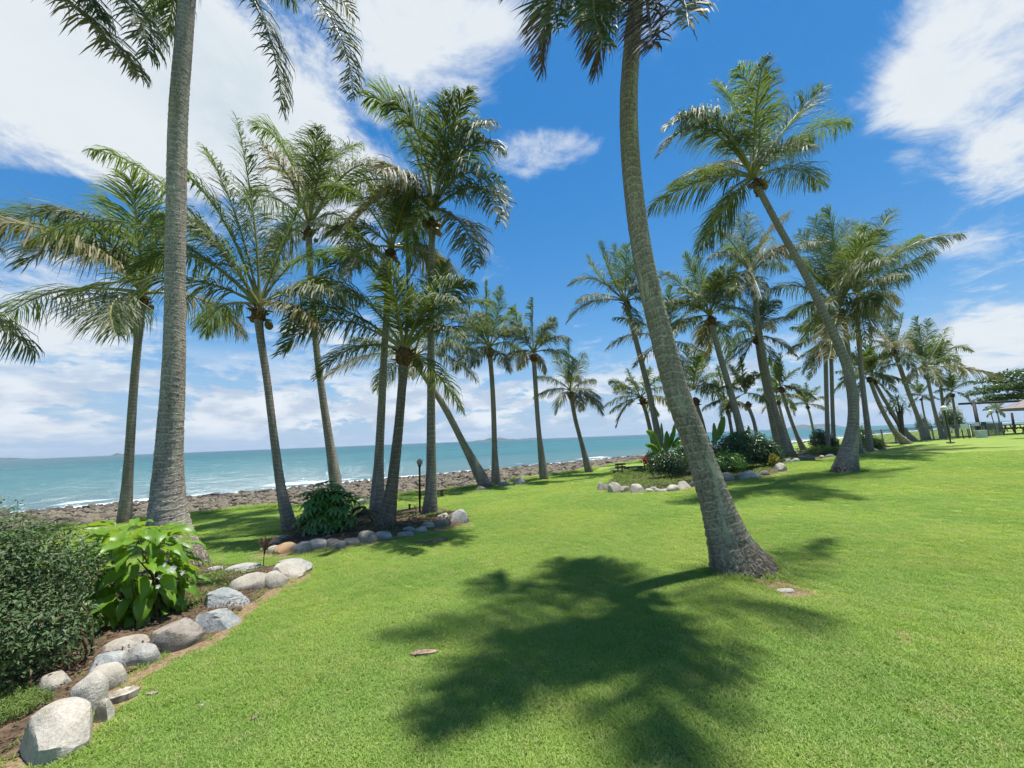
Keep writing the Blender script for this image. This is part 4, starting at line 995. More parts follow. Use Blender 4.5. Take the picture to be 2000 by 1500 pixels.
# ------------------------------------------------------------------ grass
def blade_tuft(name, seed, n, rad, h, wd, spread=.6):
    r = np.random.default_rng(seed)
    a = r.uniform(0, 6.28, n); q = np.sqrt(r.uniform(0, 1, n)) * rad
    p = np.stack([q * np.cos(a), q * np.sin(a), np.full(n, -.004)], 1)
    b = r.uniform(0, 6.28, n); ln = h * r.uniform(.5, 1.15, n)
    d = np.stack([np.cos(b), np.sin(b), np.zeros(n)], 1); lean = r.uniform(.15, 1.0, n)[:, None] * spread
    p1 = p + d * lean * ln[:, None] * .4 + np.array((0, 0, 1.0)) * (ln * .6)[:, None]
    p2 = p1 + d * (lean + .35) * ln[:, None] * .55 + np.array((0, 0, 1.0)) * (ln * .25)[:, None]
    w = np.stack([-np.sin(b), np.cos(b), np.zeros(n)], 1) * wd / 2
    V = np.stack([p - w, p + w, p1 - w * .85, p1 + w * .85, p2], 1).reshape(-1, 3)
    b0 = (np.arange(n) * 5)[:, None]
    me = mesh_np(name, [(V, b0 + np.array([[0, 1, 3, 2]]), 0), (np.zeros((0, 3)), b0 + np.array([[2, 3, 4]]) - len(V), 0)], [M['grass']], False)
    return bpy.data.objects.new(name, me)          # kept out of the scene: only its copies are drawn
def scatter_object(name, P, rot, scl, idx, sources, label, cat):
    me = bpy.data.meshes.new(name); me.vertices.add(len(P)); me.vertices.foreach_set('co', P.astype(np.float32).ravel())
    for an, tp, vals, key in (('rz', 'FLOAT', rot, 'value'), ('scl', 'FLOAT', scl, 'value'), ('idx', 'INT', idx, 'value')):
        at_ = me.attributes.new(an, tp, 'POINT'); at_.data.foreach_set(key, vals.astype(np.int32 if tp == 'INT' else np.float32))
    o = link(name, me)
    ng = bpy.data.node_groups.new(name + '_scatter', 'GeometryNodeTree')
    ng.interface.new_socket('Geometry', in_out='INPUT', socket_type='NodeSocketGeometry'); ng.interface.new_socket('Geometry', in_out='OUTPUT', socket_type='NodeSocketGeometry')
    N = ng.nodes; Lk = ng.links
    gi = N.new('NodeGroupInput'); go = N.new('NodeGroupOutput'); ip = N.new('GeometryNodeInstanceOnPoints'); g2 = N.new('GeometryNodeGeometryToInstance')
    for so in sources[::-1]:
        oi = N.new('GeometryNodeObjectInfo'); oi.inputs['Object'].default_value = so; oi.inputs['As Instance'].default_value = True
        Lk.new(oi.outputs['Geometry'], g2.inputs[0])
    def na(nm, dt):
        n = N.new('GeometryNodeInputNamedAttribute'); n.data_type = dt; n.inputs['Name'].default_value = nm; return n.outputs[0]
    cx = N.new('ShaderNodeCombineXYZ'); Lk.new(na('rz', 'FLOAT'), cx.inputs[2])
    Lk.new(gi.outputs[0], ip.inputs['Points']); 
    ji = N.new('GeometryNodeJoinGeometry')
    for n in list(N):
        if n.bl_idname == 'GeometryNodeObjectInfo':
            for l in list(n.outputs['Geometry'].links): Lk.remove(l)
            Lk.new(n.outputs['Geometry'], ji.inputs[0])
    N.remove(g2)
    Lk.new(ji.outputs[0], ip.inputs['Instance']); ip.inputs['Pick Instance'].default_value = True
    Lk.new(na('idx', 'INT'), ip.inputs['Instance Index']); Lk.new(cx.outputs[0], ip.inputs['Rotation']); Lk.new(na('scl', 'FLOAT'), ip.inputs['Scale'])
    Lk.new(ip.outputs[0], go.inputs[0])
    md = o.modifiers.new('scatter', 'NODES'); md.node_group = ng
    return tag(o, label, cat, None, 'stuff')
def build_grass():
    r = np.random.default_rng(21)
    # density falls off with distance from the viewer's part of the lawn
    n = 270000; rmax = 27.0; a0 = 5.0
    u = r.random(n); rad = a0 * np.sqrt((1 + (rmax / a0) ** 2) ** u - 1)
    th = r.uniform(math.radians(-30), math.radians(210), n)
    x = rad * np.cos(th); y = rad * np.sin(th)
    t = x * DT[0] + y * DT[1]; s = x * DS[0] + y * DS[1]
    ok = (s < edge_s(t) + .05) & (rad > .25)
    for B in BEDS: ok &= ~inside(x, y, B)
    ok &= r.random(n) > np.clip(dirt_at(x, y) * 1.5 - .2, 0, .97)
    x, y, rad = x[ok], y[ok], rad[ok]
    scl = r.uniform(.75, 1.2, len(x)) * (1 + np.maximum(rad - 5, 0) * .028)
    P = np.stack([x, y, ground(x, y) + .018], 1)
    src = [blade_tuft('grass_tuft', k, 46, .060, .034, .0042, 1.0) for k in range(4)]
    scatter_object('grass', P, r.uniform(0, 6.28, len(x)), scl, r.integers(0, 4, len(x)), src, 'short mown grass blades covering the lawn', 'grass')
    # uncut fringe along the seaward edge and weeds in the beds
    n = 5200; t = r.uniform(-30, 60, n); s = edge_s(t) + r.normal(-.15, .28, n)
    x = t * DT[0] + s * DS[0]; y = t * DT[1] + s * DS[1]
    keep = np.sin(t * 1.9) + np.sin(t * .7 + 2) + r.normal(0, .5, n) > -.6
    x, y = x[keep], y[keep]
    P = np.stack([x, y, ground(x, y)], 1)
    ex, ey, es = [], [], []
    for (sx, sy, sr) in STONE_AT:
        for k in range(int(16 + 40 * sr)):
            a = r.uniform(0, 6.28); q = sr * r.uniform(.95, 1.25) + .02
            if r.random() < .55: ex.append(sx + q * math.cos(a)); ey.append(sy + q * math.sin(a)); es.append(r.uniform(.22, .42))
    for (bx, by, br) in TRUNK_AT:
        for k in range(70):
            a = r.uniform(0, 6.28); q = br * r.uniform(1.0, 1.35)
            ex.append(bx + q * math.cos(a)); ey.append(by + q * math.sin(a)); es.append(r.uniform(.25, .6))
    fs = r.uniform(.5, 1.3, len(x))
    x = np.concatenate([x, ex]); y = np.concatenate([y, ey]); fs = np.concatenate([fs, es]); P = np.stack([x, y, ground(x, y)], 1)
    src2 = [blade_tuft('long_grass_tuft', 40 + k, 40, .14, .20, .010, .9) for k in range(3)]
    scatter_object('fringe_grass', P, r.uniform(0, 6.28, len(x)), fs, r.integers(0, 3, len(x)), src2, 'longer uncut grass along the seaward edge of the lawn', 'grass')
build_grass()

# ------------------------------------------------------------------ leafy plants
M['hedge_leaf'] = leaf_mat('hedge_leaf', (0.040, 0.084, 0.030), (0.118, 0.178, 0.064), (0.15, 0.22, 0.06), .22, .55, .4, True, 14, .04)
M['bright_leaf'] = leaf_mat('bright_leaf', (0.060, 0.175, 0.012), (0.150, 0.280, 0.018), (0.36, 0.54, 0.03), .36, .42, .5, True, 6)
M['dark_leaf'] = leaf_mat('dark_leaf', (0.024, 0.064, 0.024), (0.055, 0.110, 0.034), (0.08, 0.16, 0.03), .18, .32, .5, True, 5)
M['umbrella_leaf'] = leaf_mat('umbrella_leaf', (0.065, 0.165, 0.034), (0.120, 0.245, 0.045), (0.14, 0.27, 0.03), .25, .26, .5, True, 5)
M['banana_leaf'] = leaf_mat('banana_leaf', (0.030, 0.095, 0.022), (0.060, 0.155, 0.026), (0.20, 0.38, 0.04), .34, .3, .5, True, 3)
M['cover_leaf'] = leaf_mat('cover_leaf', (0.075, 0.145, 0.028), (0.165, 0.235, 0.050), (0.24, 0.34, 0.06), .3, .5, .35, True, 3)
M['grey_leaf'] = leaf_mat('greygreen_leaf', (0.085, 0.125, 0.060), (0.125, 0.170, 0.085), (0.18, 0.24, 0.08), .25, .5, .35, True, 3)
M['red_leaf'] = leaf_mat('red_leaf', (0.160, 0.030, 0.028), (0.270, 0.070, 0.045), (0.40, 0.08, 0.05), .3, .4, .4, True, 4)
M['yellow_leaf'] = leaf_mat('yellow_leaf', (0.200, 0.260, 0.030), (0.34, 0.27, 0.03), (0.40, 0.40, 0.05), .3, .4, .4, True, 4)
M['tree_leaf'] = leaf_mat('tree_leaf', (0.024, 0.060, 0.020), (0.052, 0.105, 0.030), (0.10, 0.20, 0.03), .22, .35, .5, True, 2)
M['stem'] = m_plain('stem_wood', (0.13, 0.095, 0.06), .85, 0, .15, .25, 10)
M['petal'] = leaf_mat('white_petal', (0.78, 0.76, 0.76), (0.84, 0.82, 0.84), (.8, .8, .8), .3, .5, .3, False)
def leaf_cloud(P, N, size, aspect, r, fold=.25, droop=.2):
    """leaf polygons (6-corner, folded on the midrib) at points P facing N"""
    n = len(P); N = N / (np.linalg.norm(N, axis=1)[:, None] + 1e-9)
    d = r.normal(size=(n, 3)) * .9 + N * .8 + np.array((0, 0, -droop)); d -= N * np.sum(d * N, 1)[:, None] * .75
    d /= np.linalg.norm(d, axis=1)[:, None]
    w = np.cross(N, d); w /= np.linalg.norm(w, axis=1)[:, None] + 1e-9; up = np.cross(d, w)
    l = (size * r.uniform(.65, 1.25, n))[:, None]; wd = l * aspect
    a = P; b1 = P + d * l * .45 + w * wd * .5 + up * fold * wd; b2 = P + d * l * .45 - w * wd * .5 + up * fold * wd; c = P + d * l * .5; e = P + d * l + np.array((0, 0, -1)) * l * droop * .6
    V = np.stack([a, b1, c, b2, e], 1).reshape(-1, 3); k = (np.arange(n) * 5)[:, None]
    return [(V, np.concatenate([k + np.array([[0, 1, 2]]), k + np.array([[0, 2, 3]]), k + np.array([[1, 4, 2]]), k + np.array([[2, 4, 3]])]))]
def lobe_points(lobes, n, r, shell=.45, bottom=-.6):
    vol = np.array([a[3] * a[4] * a[5] for a in lobes]) ** .67; pick = r.choice(len(lobes), n, p=vol / vol.sum())
    v = r.normal(size=(n, 3)); v /= np.linalg.norm(v, axis=1)[:, None]; v[:, 2] = np.maximum(v[:, 2], bottom * r.random(n))
    rad = 1 - shell * r.random(n) ** 1.6
    Lb = np.array(lobes)[pick]; jag = 1 + .10 * vnoise(v, 5, 5) + .06 * r.normal(size=n)
    return Lb[:, :3] + v * Lb[:, 3:6] * (rad * jag)[:, None], v
def stems_mesh(base, lobes, r, n=9, rad=.02):
    parts = []
    for i in range(n):
        L = lobes[i % len(lobes)]; tip = np.array(L[:3]) + r.normal(size=3) * np.array(L[3:6]) * .4
        p0 = np.asarray(base) + np.array((r.normal(0, .08), r.normal(0, .08), -.05)); mid = (p0 + tip) / 2 + r.normal(0, .06, 3)
        S, _ = spline([p0, mid, tip], 7); parts += withm(tube(S, np.linspace(rad, rad * .3, 7), 5, False), 0)
    return mesh_np('stem', parts, [M['stem']], True)
def shrub(name, label, base, lobes, n, size, aspect, mat, seed, cat='shrub', shell=.45, group=None, droop=.2, stems=9, rad=.02, bottom=-.6):
    r = np.random.default_rng(seed); base = np.asarray(base, float)
    L = [tuple(np.array(l[:3]) - base) + tuple(l[3:]) for l in lobes]
    t = thing(name, base, label, cat, group)
    P, v = lobe_points(L, n, r, shell, bottom)
    N = v + np.array((0, 0, .55)) + r.normal(0, .45, (n, 3))
    link('foliage', mesh_np('foliage', withm(leaf_cloud(P, N, size, aspect, r, droop=droop)), [M[mat]], False), t)
    link('stem', stems_mesh((0, 0, 0), L, r, stems, rad), t)
    return t
def lobe(px, py, depth, rx, ry, rz): return (*at(px, py, depth), rx, ry, rz)

# dark small-leaved hedge at the left
hb = hit(60, 1335)
def hl(px, py, d, rx, ry, rz):
    q = at(px, py, d); return (q[0], q[1], q[2], rx, ry, rz)
shrub('hedge', 'dark small leaved hedge bush filling the lower left corner behind the stones', (hb[0], hb[1] + .35, gz(hb[0], hb[1] + .35)),
      [hl(75, 1130, 3.75, .42, .40, .50), hl(85, 1240, 3.55, .40, .30, .34), hl(0, 1120, 3.6, .45, .45, .52), hl(-110, 1110, 3.4, .6, .5, .6), hl(0, 1250, 3.35, .42, .34, .40), hl(-120, 1280, 3.1, .5, .4, .5), hl(130, 1140, 4.2, .32, .35, .50), hl(-250, 1150, 3.4, .7, .6, .6)],
      26000, .045, .42, 'hedge_leaf', 51, 'hedge', .5, stems=26, rad=.012, bottom=-1.4)

def big_leaf(length, width, droop, seed, nl=8):
    u = np.linspace(0, 1, nl); v = np.linspace(-1, 1, 5)
    wf = width / 2 * np.sin(np.pi * np.clip(u, 0, 1) ** .85) ** .75 * (1 - .15 * u); wf[0] = .012; wf[-1] = .003
    ang = droop * u ** 1.2
    X = np.concatenate([[0], np.cumsum(np.cos(ang[1:]) * length / (nl - 1))]); Z = -np.concatenate([[0], np.cumsum(np.sin(ang[1:]) * length / (nl - 1))])
    r = np.random.default_rng(seed)
    P = np.stack([X[:, None] + 0 * v, wf[:, None] * v[None], Z[:, None] + .35 * wf[:, None] * np.abs(v)[None] + .012 * np.sin(u * 17)[:, None] * np.abs(v)[None] * (length > .2)], -1)
    return P.reshape(-1, 3), grid_faces(nl, 5)
def leaf_variants(name, mat, length, width, droops, nl=8, petiole=.0):
    out = []
    for i, d in enumerate(droops):
        V, Fq = big_leaf(length, width, d, i, nl); parts = [(V, Fq, 0)]
        out.append(mesh_np(name, parts, [M[mat]], True))
    return out
def place_leaf(name, me, parent, p, yaw, pitch, roll, sc):
    return link(name, me, parent, p, (roll, pitch, yaw), sc)

# bright large-leaved shrub with white flowers
def bright_shrub():
    r = random.Random(61); base = hit(285, 1235); base = np.array((base[0], base[1] + .35, 0)); base[2] = gz(base[0], base[1])
    t = thing('flowering_shrub', base, 'bright green large leaved shrub with small white flowers next to the dark hedge', 'shrub')
    var = leaf_variants('leaf', 'bright_leaf', .30, .125, (.5, .9, 1.3, 1.7))
    cen = at(255, 1125, base[1])
    R = np.array((.62, .50, .66))
    link('stem', stems_mesh((0, 0, 0), [tuple(cen - base) + tuple(R * .8)], np.random.default_rng(3), 14, .016), t)
    for i in range(380):
        z = 1 - 2 * (i + .5) / 380; z = max(z, -1.0); a = i * 2.39996
        q = math.sqrt(1 - z * z); v = np.array((q * math.cos(a), q * math.sin(a), z)); rad = r.uniform(.55, 1.0)
        p = cen + v * R * rad - base
        if p[2] < .06: p[2] = .06
        yaw = math.atan2(v[1], v[0]) + r.uniform(-.6, .6); pitch = -math.asin(v[2]) * .55 + r.uniform(-.1, .55)
        place_leaf('leaf', var[i % 4], t, p, yaw, pitch, r.uniform(-.5, .5), r.uniform(.7, 1.12))
    # flowers: five rounded petals
    parts = []
    for k in range(5):
        a = k * 2 * math.pi / 5; d = np.array((math.cos(a), math.sin(a), .15)); w = np.array((-math.sin(a), math.cos(a), 0))
        V = np.array([(0, 0, 0), *(d * .5 + w * .32,), *(d * 1.0 + w * .2,), *(d * 1.0 - w * .2,), *(d * .5 - w * .32,)], float).reshape(-1, 3)
        parts.append((V, np.array([[0, 1, 2], [0, 2, 3], [0, 3, 4]]), 0))
    fl = mesh_np('flower', parts, [M['petal']], False)
    for px, py in ((322, 1103), (338, 1108), (330, 1116), (357, 1119), (342, 1110), (312, 1127), (309, 1146), (160, 1052), (166, 1060), (153, 1092), (219, 1151)):
        p = at(px, py, cen[1] - .40 + r.uniform(0, .15)) - base
        link('flower', fl, t, p, (math.radians(65), r.uniform(-.5, .5), r.uniform(-.6, .6)), r.uniform(.020, .028))
bright_shrub()

# dark green bush of whorled leaves in the middle bed
def umbrella_bush(label, base, cen, R, n, sc, seed, mat='umbrella_leaf'):
    r = random.Random(seed); t = thing('umbrella_bush', base, label, 'shrub')
    vs = []
    for k in range(3):
        parts = []
        for j in range(8):
            V, Fq = big_leaf(.20, .075, .35 + .25 * k, j, 5); a = j * 2 * math.pi / 8 + .1 * k; c, s = math.cos(a), math.sin(a)
            V = V @ np.array(((c, s, 0), (-s, c, 0), (0, 0, 1))); parts.append((V, Fq, 0))
        vs.append(mesh_np('leaf', parts, [M[mat]], True))
    link('stem', stems_mesh((0, 0, 0), [tuple(cen - base) + tuple(R * .8)], np.random.default_rng(seed), 10, .018), t)
    for i in range(n):
        z = 1 - 1.75 * (i + .5) / n; a = i * 2.39996; q = math.sqrt(max(1 - z * z, 0)); v = np.array((q * math.cos(a), q * math.sin(a), z))
        p = cen + v * R * r.uniform(.5, 1.1) - base
        p[2] = max(p[2], .08)
        tilt = Vector(tuple(v * .7 + np.array((r.uniform(-.25, .25), r.uniform(-.25, .25), 1.0)))).to_track_quat('Z', 'Y').to_euler()
        link('leaf', vs[i % 3], t, p, tilt, sc * r.uniform(.8, 1.2))
ub = hit(640, 1048); ub[1] += .35; ub[2] = gz(ub[0], ub[1])
umbrella_bush('glossy dark green bush of whorled leaves in the middle stone edged bed', ub, at(638, 1000, ub[1]), np.array((.66, .52, .72)), 190, 1.1, 62)
#@@PLANTS
# ------------------------------------------------------------------ right bed plants
def banana(label, base, leaves, seed):
    r = random.Random(seed); t = thing('banana_plant', base, label, 'plant')
    S, _ = spline([(0, 0, -.05), (.02, 0, .35), (.04, .02, .75)], 8)
    link('stem', mesh_np('stem', withm(tube(S, np.linspace(.07, .04, 8), 8)), [M['cover_leaf']], True), t)
    for (px, py, l, w, tilt) in leaves:                    # tip pixel, blade length, width, bow
        tip = at(px, py, base[1] + r.uniform(-.35, .35)) - base
        p0 = np.array((.03, 0, .55)); v = tip - p0; L = np.linalg.norm(v); d = v / L
        blade = min(l, L * .8); n = 9
        bow = tilt * L
        k = np.linspace(0, 1, n + 5); C = p0[None] + v[None] * k[:, None] + np.array((0, 0, 1.0)) * (bow * np.sin(k * math.pi))[:, None]
        st = int((1 - blade / L) * (n + 4)); st = min(max(st, 1), n)
        parts = withm(tube(C, np.linspace(.022, .006, len(C)), 5, False), 1)
        B = C[st:]; u = np.linspace(0, 1, len(B)); T = np.gradient(B, axis=0); T /= np.linalg.norm(T, axis=1)[:, None]
        yaw = r.uniform(-.9, .9); ref = np.array((math.sin(yaw), math.cos(yaw), .35)); sd = np.cross(T, ref); sd /= np.linalg.norm(sd, axis=1)[:, None]; nr = np.cross(sd, T)
        wf = w / 2 * np.sin(np.pi * np.clip(u, .02, .98)) ** .55
        vv = np.linspace(-1, 1, 7)
        P = B[:, None] + sd[:, None] * (wf[:, None] * vv[None])[..., None] - nr[:, None] * (np.abs(wf)[:, None] * .35 * np.abs(vv)[None] + .012 * np.sin(u * 40)[:, None] * np.abs(vv)[None])[..., None]
        parts.append((P.reshape(-1, 3), grid_faces(len(B), 7), 0))
        link('leaf', mesh_np('leaf', parts, [M['banana_leaf'], M['rachis']], True), t)
def bp(px, py, dy=0.0):
    p = hit(px, py); k = 1 + dy / p[1]; p = np.array((p[0] * k, p[1] * k, 0)); p[2] = gz(p[0], p[1]); return p
banana('banana like plant with paddle leaves beside the red cordyline in the right bed', bp(1300, 930, .8), [(1262, 842, 1.3, .34, .25), (1260, 868, 1.2, .4, .22), (1292, 826, .8, .18, .0), (1318, 826, 1.3, .38, .02), (1262, 892, .8, .3, .2), (1335, 850, .9, .3, .1), (1345, 880, .8, .3, .15), (1302, 842, 1.2, .38, .05), (1275, 905, .6, .26, .15)], 71)
banana('banana like plant with tall leaf raised behind the lichen covered trunk', bp(1395, 918, 1.3), [(1414, 813, 1.4, .38, .03), (1394, 826, 1.3, .4, .0), (1446, 846, 1.2, .36, .15), (1372, 840, 1.0, .28, .05), (1430, 870, .9, .3, .2), (1365, 880, .9, .3, .2)], 72)
banana('banana like plant poking above the dark shrubs at right of the bed', bp(1455, 912, 1.5), [(1462, 832, .8, .26, .03), (1440, 838, .8, .26, .05), (1490, 850, .8, .26, .12), (1425, 860, .8, .26, .15)], 73)
def shrub_px(name, label, px, base_y, top_y, half_w, depth_off, n, size, aspect, mat, seed, cat='shrub', lobes_n=4, droop=.2, group=None):
    b = bp(px, base_y, depth_off); r = random.Random(seed)
    m = px_size(px, b[1]); H = at(px, top_y, b[1])[2] - b[2]; Wd = half_w * m
    L = []
    for i in range(lobes_n):
        f = (i + .5) / lobes_n * 2 - 1
        h = H * (1 - .3 * f * f) * r.uniform(.88, 1.05)
        L.append((b[0] + f * Wd * .62, b[1] + r.uniform(-.2, .2), b[2] + h * .5, Wd * (.5 if lobes_n > 2 else .75), Wd * .5, h * .52))
    return shrub(name, label, b, L, n, size, aspect, mat, seed, cat, .5, group, droop, 8, .015)
shrub_px('shrub', 'large dark green shrub mass right of the lichen covered trunk', 1458, 925, 838, 78, 1.4, 9500, .12, .5, 'dark_leaf', 74, lobes_n=6)
shrub_px('shrub', 'dark leafy shrub between the lichen covered trunk and the banana leaves', 1392, 930, 860, 34, .9, 3000, .11, .5, 'dark_leaf', 75, lobes_n=3)
shrub_px('shrub', 'dark leafy undergrowth beneath the banana like plant by the red cordyline', 1312, 940, 872, 44, .6, 4200, .10, .45, 'dark_leaf', 76, lobes_n=4)
shrub_px('shrub', 'broad leaved green bush directly behind the lichen covered trunk', 1350, 935, 852, 36, 1.3, 2600, .15, .45, 'umbrella_leaf', 174, lobes_n=3)
shrub_px('shrub', 'lower green bush between the brown rock and the large dark shrub mass', 1425, 930, 878, 34, .6, 2600, .10, .4, 'umbrella_leaf', 175, lobes_n=4)
shrub_px('shrub', 'tall dark leafy bush at the seaward side of the paddle leaved plants', 1285, 925, 868, 26, 1.6, 2200, .14, .4, 'dark_leaf', 176, lobes_n=3)
shrub_px('shrub', 'dark green bush touching the spiky pale rock', 1500, 920, 858, 28, 1.0, 2800, .11, .5, 'dark_leaf', 177, lobes_n=3)
shrub_px('shrub', 'yellow green leafy plant at the far end of the right bed', 1517, 918, 885, 16, .5, 1100, .09, .35, 'yellow_leaf', 77, lobes_n=2)
shrub_px('shrub', 'rounded dark bush behind the stone row left of the big bowing trunk', 1610, 886, 838, 34, 2.5, 4200, .13, .5, 'dark_leaf', 78, lobes_n=4)
shrub_px('fern_clump', 'ferny green clump in front of the rounded dark bush', 1605, 890, 868, 40, .9, 2400, .14, .16, 'cover_leaf', 79, 'fern', lobes_n=5, droop=.5)
shrub_px('shrub', 'leafy green shrub right behind the big bowing trunk', 1695, 880, 828, 22, 1.5, 2200, .12, .4, 'umbrella_leaf', 80, lobes_n=3)
shrub_px('fern_clump', 'ferny clump spilling towards the hard leaning trunks', 1710, 882, 852, 26, .6, 2200, .16, .15, 'cover_leaf', 81, 'fern', lobes_n=4, droop=.5)
shrub_px('yellow_shrub', 'small bright yellow leaved plant before the sunlit strip in the grove', 1591, 880, 868, 7, .5, 300, .07, .5, 'yellow_leaf', 82, lobes_n=2)
shrub_px('shrub', 'dark broad shrub below the far palms beside the white globe lamp', 1860, 848, 792, 34, 9, 4200, .22, .5, 'tree_leaf', 83, lobes_n=5)
shrub_px('yellow_shrub', 'yellow green croton bush above the white globe lamp', 1868, 842, 782, 24, 8.2, 1900, .20, .4, 'yellow_leaf', 84, lobes_n=3)
shrub_px('shrub', 'low bush behind the second globe lamp', 1935, 845, 822, 16, 6, 1500, .13, .5, 'grey_leaf', 85, lobes_n=3)
shrub_px('shrub', 'bushy clump at the foot of the fence left of the globe lamp', 1805, 852, 808, 22, 10, 1600, .2, .5, 'tree_leaf', 86, lobes_n=3)
# red cordyline
def cordyline(label, b, seed, H, l):
    r = random.Random(seed); t = thing('cordyline', b, label, 'plant')
    S, _ = spline([(0, 0, -.04), (-.05, 0, H * .5), (-.02, 0, H)], 8)
    link('stem', mesh_np('stem', withm(tube(S, np.linspace(.03, .022, 8), 6)), [M['stem']], True), t)
    var = leaf_variants('leaf', 'red_leaf', l, l * .16, (.5, 1.0, 1.5), 7)
    for i in range(34):
        place_leaf('leaf', var[i % 3], t, (-.02, 0, H - .1 * r.random()), i * 2.4, -1.2 + 1.5 * (i / 34) + r.uniform(-.15, .15), 0, r.uniform(.8, 1.1))
cordyline('red leaved cordyline at the seaward tip of the right bed', bp(1262, 930, .15), 87, .78, .44)
cordyline('low reddish plant under the dark shrubs right of the lichen covered trunk', bp(1428, 928, .1), 88, .12, .26)
# ground cover in the beds (nobody could count it)
def cover(name, label, poly, n, size, mat, seed, aspect=.35, h=.14):
    r = np.random.default_rng(seed); P = np.array([hit(*p)[:2] for p in poly]); lo, hi = P.min(0), P.max(0)
    q = r.uniform(lo, hi, (n * 4, 2)); q = q[inside(q[:, 0], q[:, 1], P)][:n]
    z = ground(q[:, 0], q[:, 1]) + .05 + (.03 if h < .05 else 0) + h * r.random(len(q)) * (.55 + .45 * np.sin(q[:, 0] * 3.1) * np.sin(q[:, 1] * 2.7))
    pt = np.column_stack([q, z]); N = r.normal(0, .5, (len(q), 3)) + np.array((0, 0, 1.0))
    me = mesh_np(name, withm(leaf_cloud(pt, N, size, aspect, r)), [M[mat]], False)
    tag(link(name, me), label, 'leaf litter' if 'litter' in name else 'ground cover', None, 'stuff')
cover('ground_cover', 'light green creeping ground cover at the front of the right bed', [(1180, 955), (1260, 958), (1330, 952), (1360, 940), (1290, 925), (1220, 925)], 11000, .085, 'cover_leaf', 91)
cover('ground_cover', 'bright green leafy strip behind the creeping cover of the right bed', [(1195, 944), (1290, 930), (1300, 918), (1240, 922), (1200, 934)], 5200, .12, 'cover_leaf', 92, .3, .32)
cover('ground_cover', 'green creepers between the dark shrubs and the flat slabs', [(1360, 945), (1440, 938), (1530, 915), (1520, 900), (1400, 915)], 6500, .10, 'cover_leaf', 93)
cover('ground_cover', 'weeds and litter under the V shaped trunks', [(650, 1060), (760, 1050), (880, 1022), (880, 1005), (780, 1005), (690, 1020)], 900, .08, 'cover_leaf', 94, .25, .1)
cover('ground_cover', 'grassy weeds under the hedge beside the pale boulders', [(-20, 1440), (60, 1410), (110, 1385), (60, 1360), (-40, 1370)], 2600, .035, 'cover_leaf', 95, .2, .07)
cover('ground_cover', 'sparse green growth between the bright shrub and the egg shaped stone', [(370, 1165), (440, 1150), (520, 1115), (440, 1112), (370, 1125)], 2200, .04, 'cover_leaf', 96, .25, .06)
cover('ground_cover', 'undergrowth behind the stone row of the palm grove', [(1540, 900), (1600, 893), (1660, 884), (1735, 874), (1715, 866), (1560, 880)], 3600, .14, 'dark_leaf', 97, .3, .3)

cover('ground_cover', 'low green weeds between the bright shrub and the layered slab', [(300, 1222), (370, 1200), (455, 1160), (430, 1128), (380, 1140), (340, 1180)], 2600, .05, 'cover_leaf', 196, .3, .07)
cover('leaf_litter', 'dry brown leaf litter on the soil of the left bed', [(-20, 1480), (60, 1470), (150, 1410), (250, 1310), (350, 1275), (440, 1225), (530, 1150), (560, 1115), (400, 1110), (250, 1180), (100, 1340)], 2600, .035, 'frond_dead', 191, .45, .012)
cover('leaf_litter', 'dry brown leaf litter under the trunks of the middle bed', [(520, 1075), (640, 1065), (760, 1050), (880, 1025), (880, 1003), (740, 1003), (600, 1030)], 1500, .07, 'frond_dead', 192, .4, .03)
# young seedling palm with dry leaves near the end of the left border
def seedling(label, b, H, w, mat, seed, n=26):
    r = random.Random(seed); t = thing('seedling', b, label, 'plant')
    S, _ = spline([(0, 0, -.03), (0, 0, H * .3), (.01, 0, H * .62)], 6)
    link('stem', mesh_np('stem', withm(tube(S, np.linspace(.008, .005, 6), 5)), [M['stem']], True), t)
    var = leaf_variants('leaf', mat, H * .5, H * .05, (.15, .35, .6), 6)
    for i in range(n): place_leaf('leaf', var[i % 3], t, (.01, 0, H * (.45 + .2 * r.random())), r.uniform(0, 6.28), -1.25 + r.uniform(-.2, .45), 0, r.uniform(.7, 1.1))
seedling('dry brown tufted seedling on a thin stem at the gap before the orange stone', bp(514, 1112), .52, .2, 'frond_dead', 101)
seedling('small leafy sapling beside the globe lamp pole', bp(812, 1012), .40, .2, 'cover_leaf', 102, 12)

# fallen dry frond heap at the foot of the V trunks
def fallen(label, p, yaw, L, seed, bend=.25, hgt=.25):
    b = np.array((p[0], p[1], gz(p[0], p[1]) + .05)); d = np.array((math.cos(yaw), math.sin(yaw), 0))
    Tp = b + d * L; Tp[2] = gz(Tp[0], Tp[1]) + .06; Mc = (b + Tp) / 2 + np.array((0, 0, hgt)) + np.array((-d[1], d[0], 0)) * bend
    me = frond_mesh(b, Mc, Tp, 40, L * .28, .05, seed, .9, [M['frond_dead'], M['rachis_dead']], b, .03); me.name = 'dry_frond'
    tag(link('dry_frond', me, None, b), label, 'palm frond', 'fallen dry fronds')
p = hit(735, 1032); fallen('curled dry frond lying left of the V shaped trunks', (p[0] + .05, p[1] + .2), 2.6, 1.0, 1, .2, .75)
p = hit(718, 1030); fallen('second dry frond heaped behind the curled one by the dark green bush', (p[0], p[1] + .45), 2.9, .8, 2, .1, .9)
p = hit(800, 1034); fallen('flat dry frond under the tall straight palm', (p[0], p[1] + .2), 2.9, .9, 3, .1, .15)

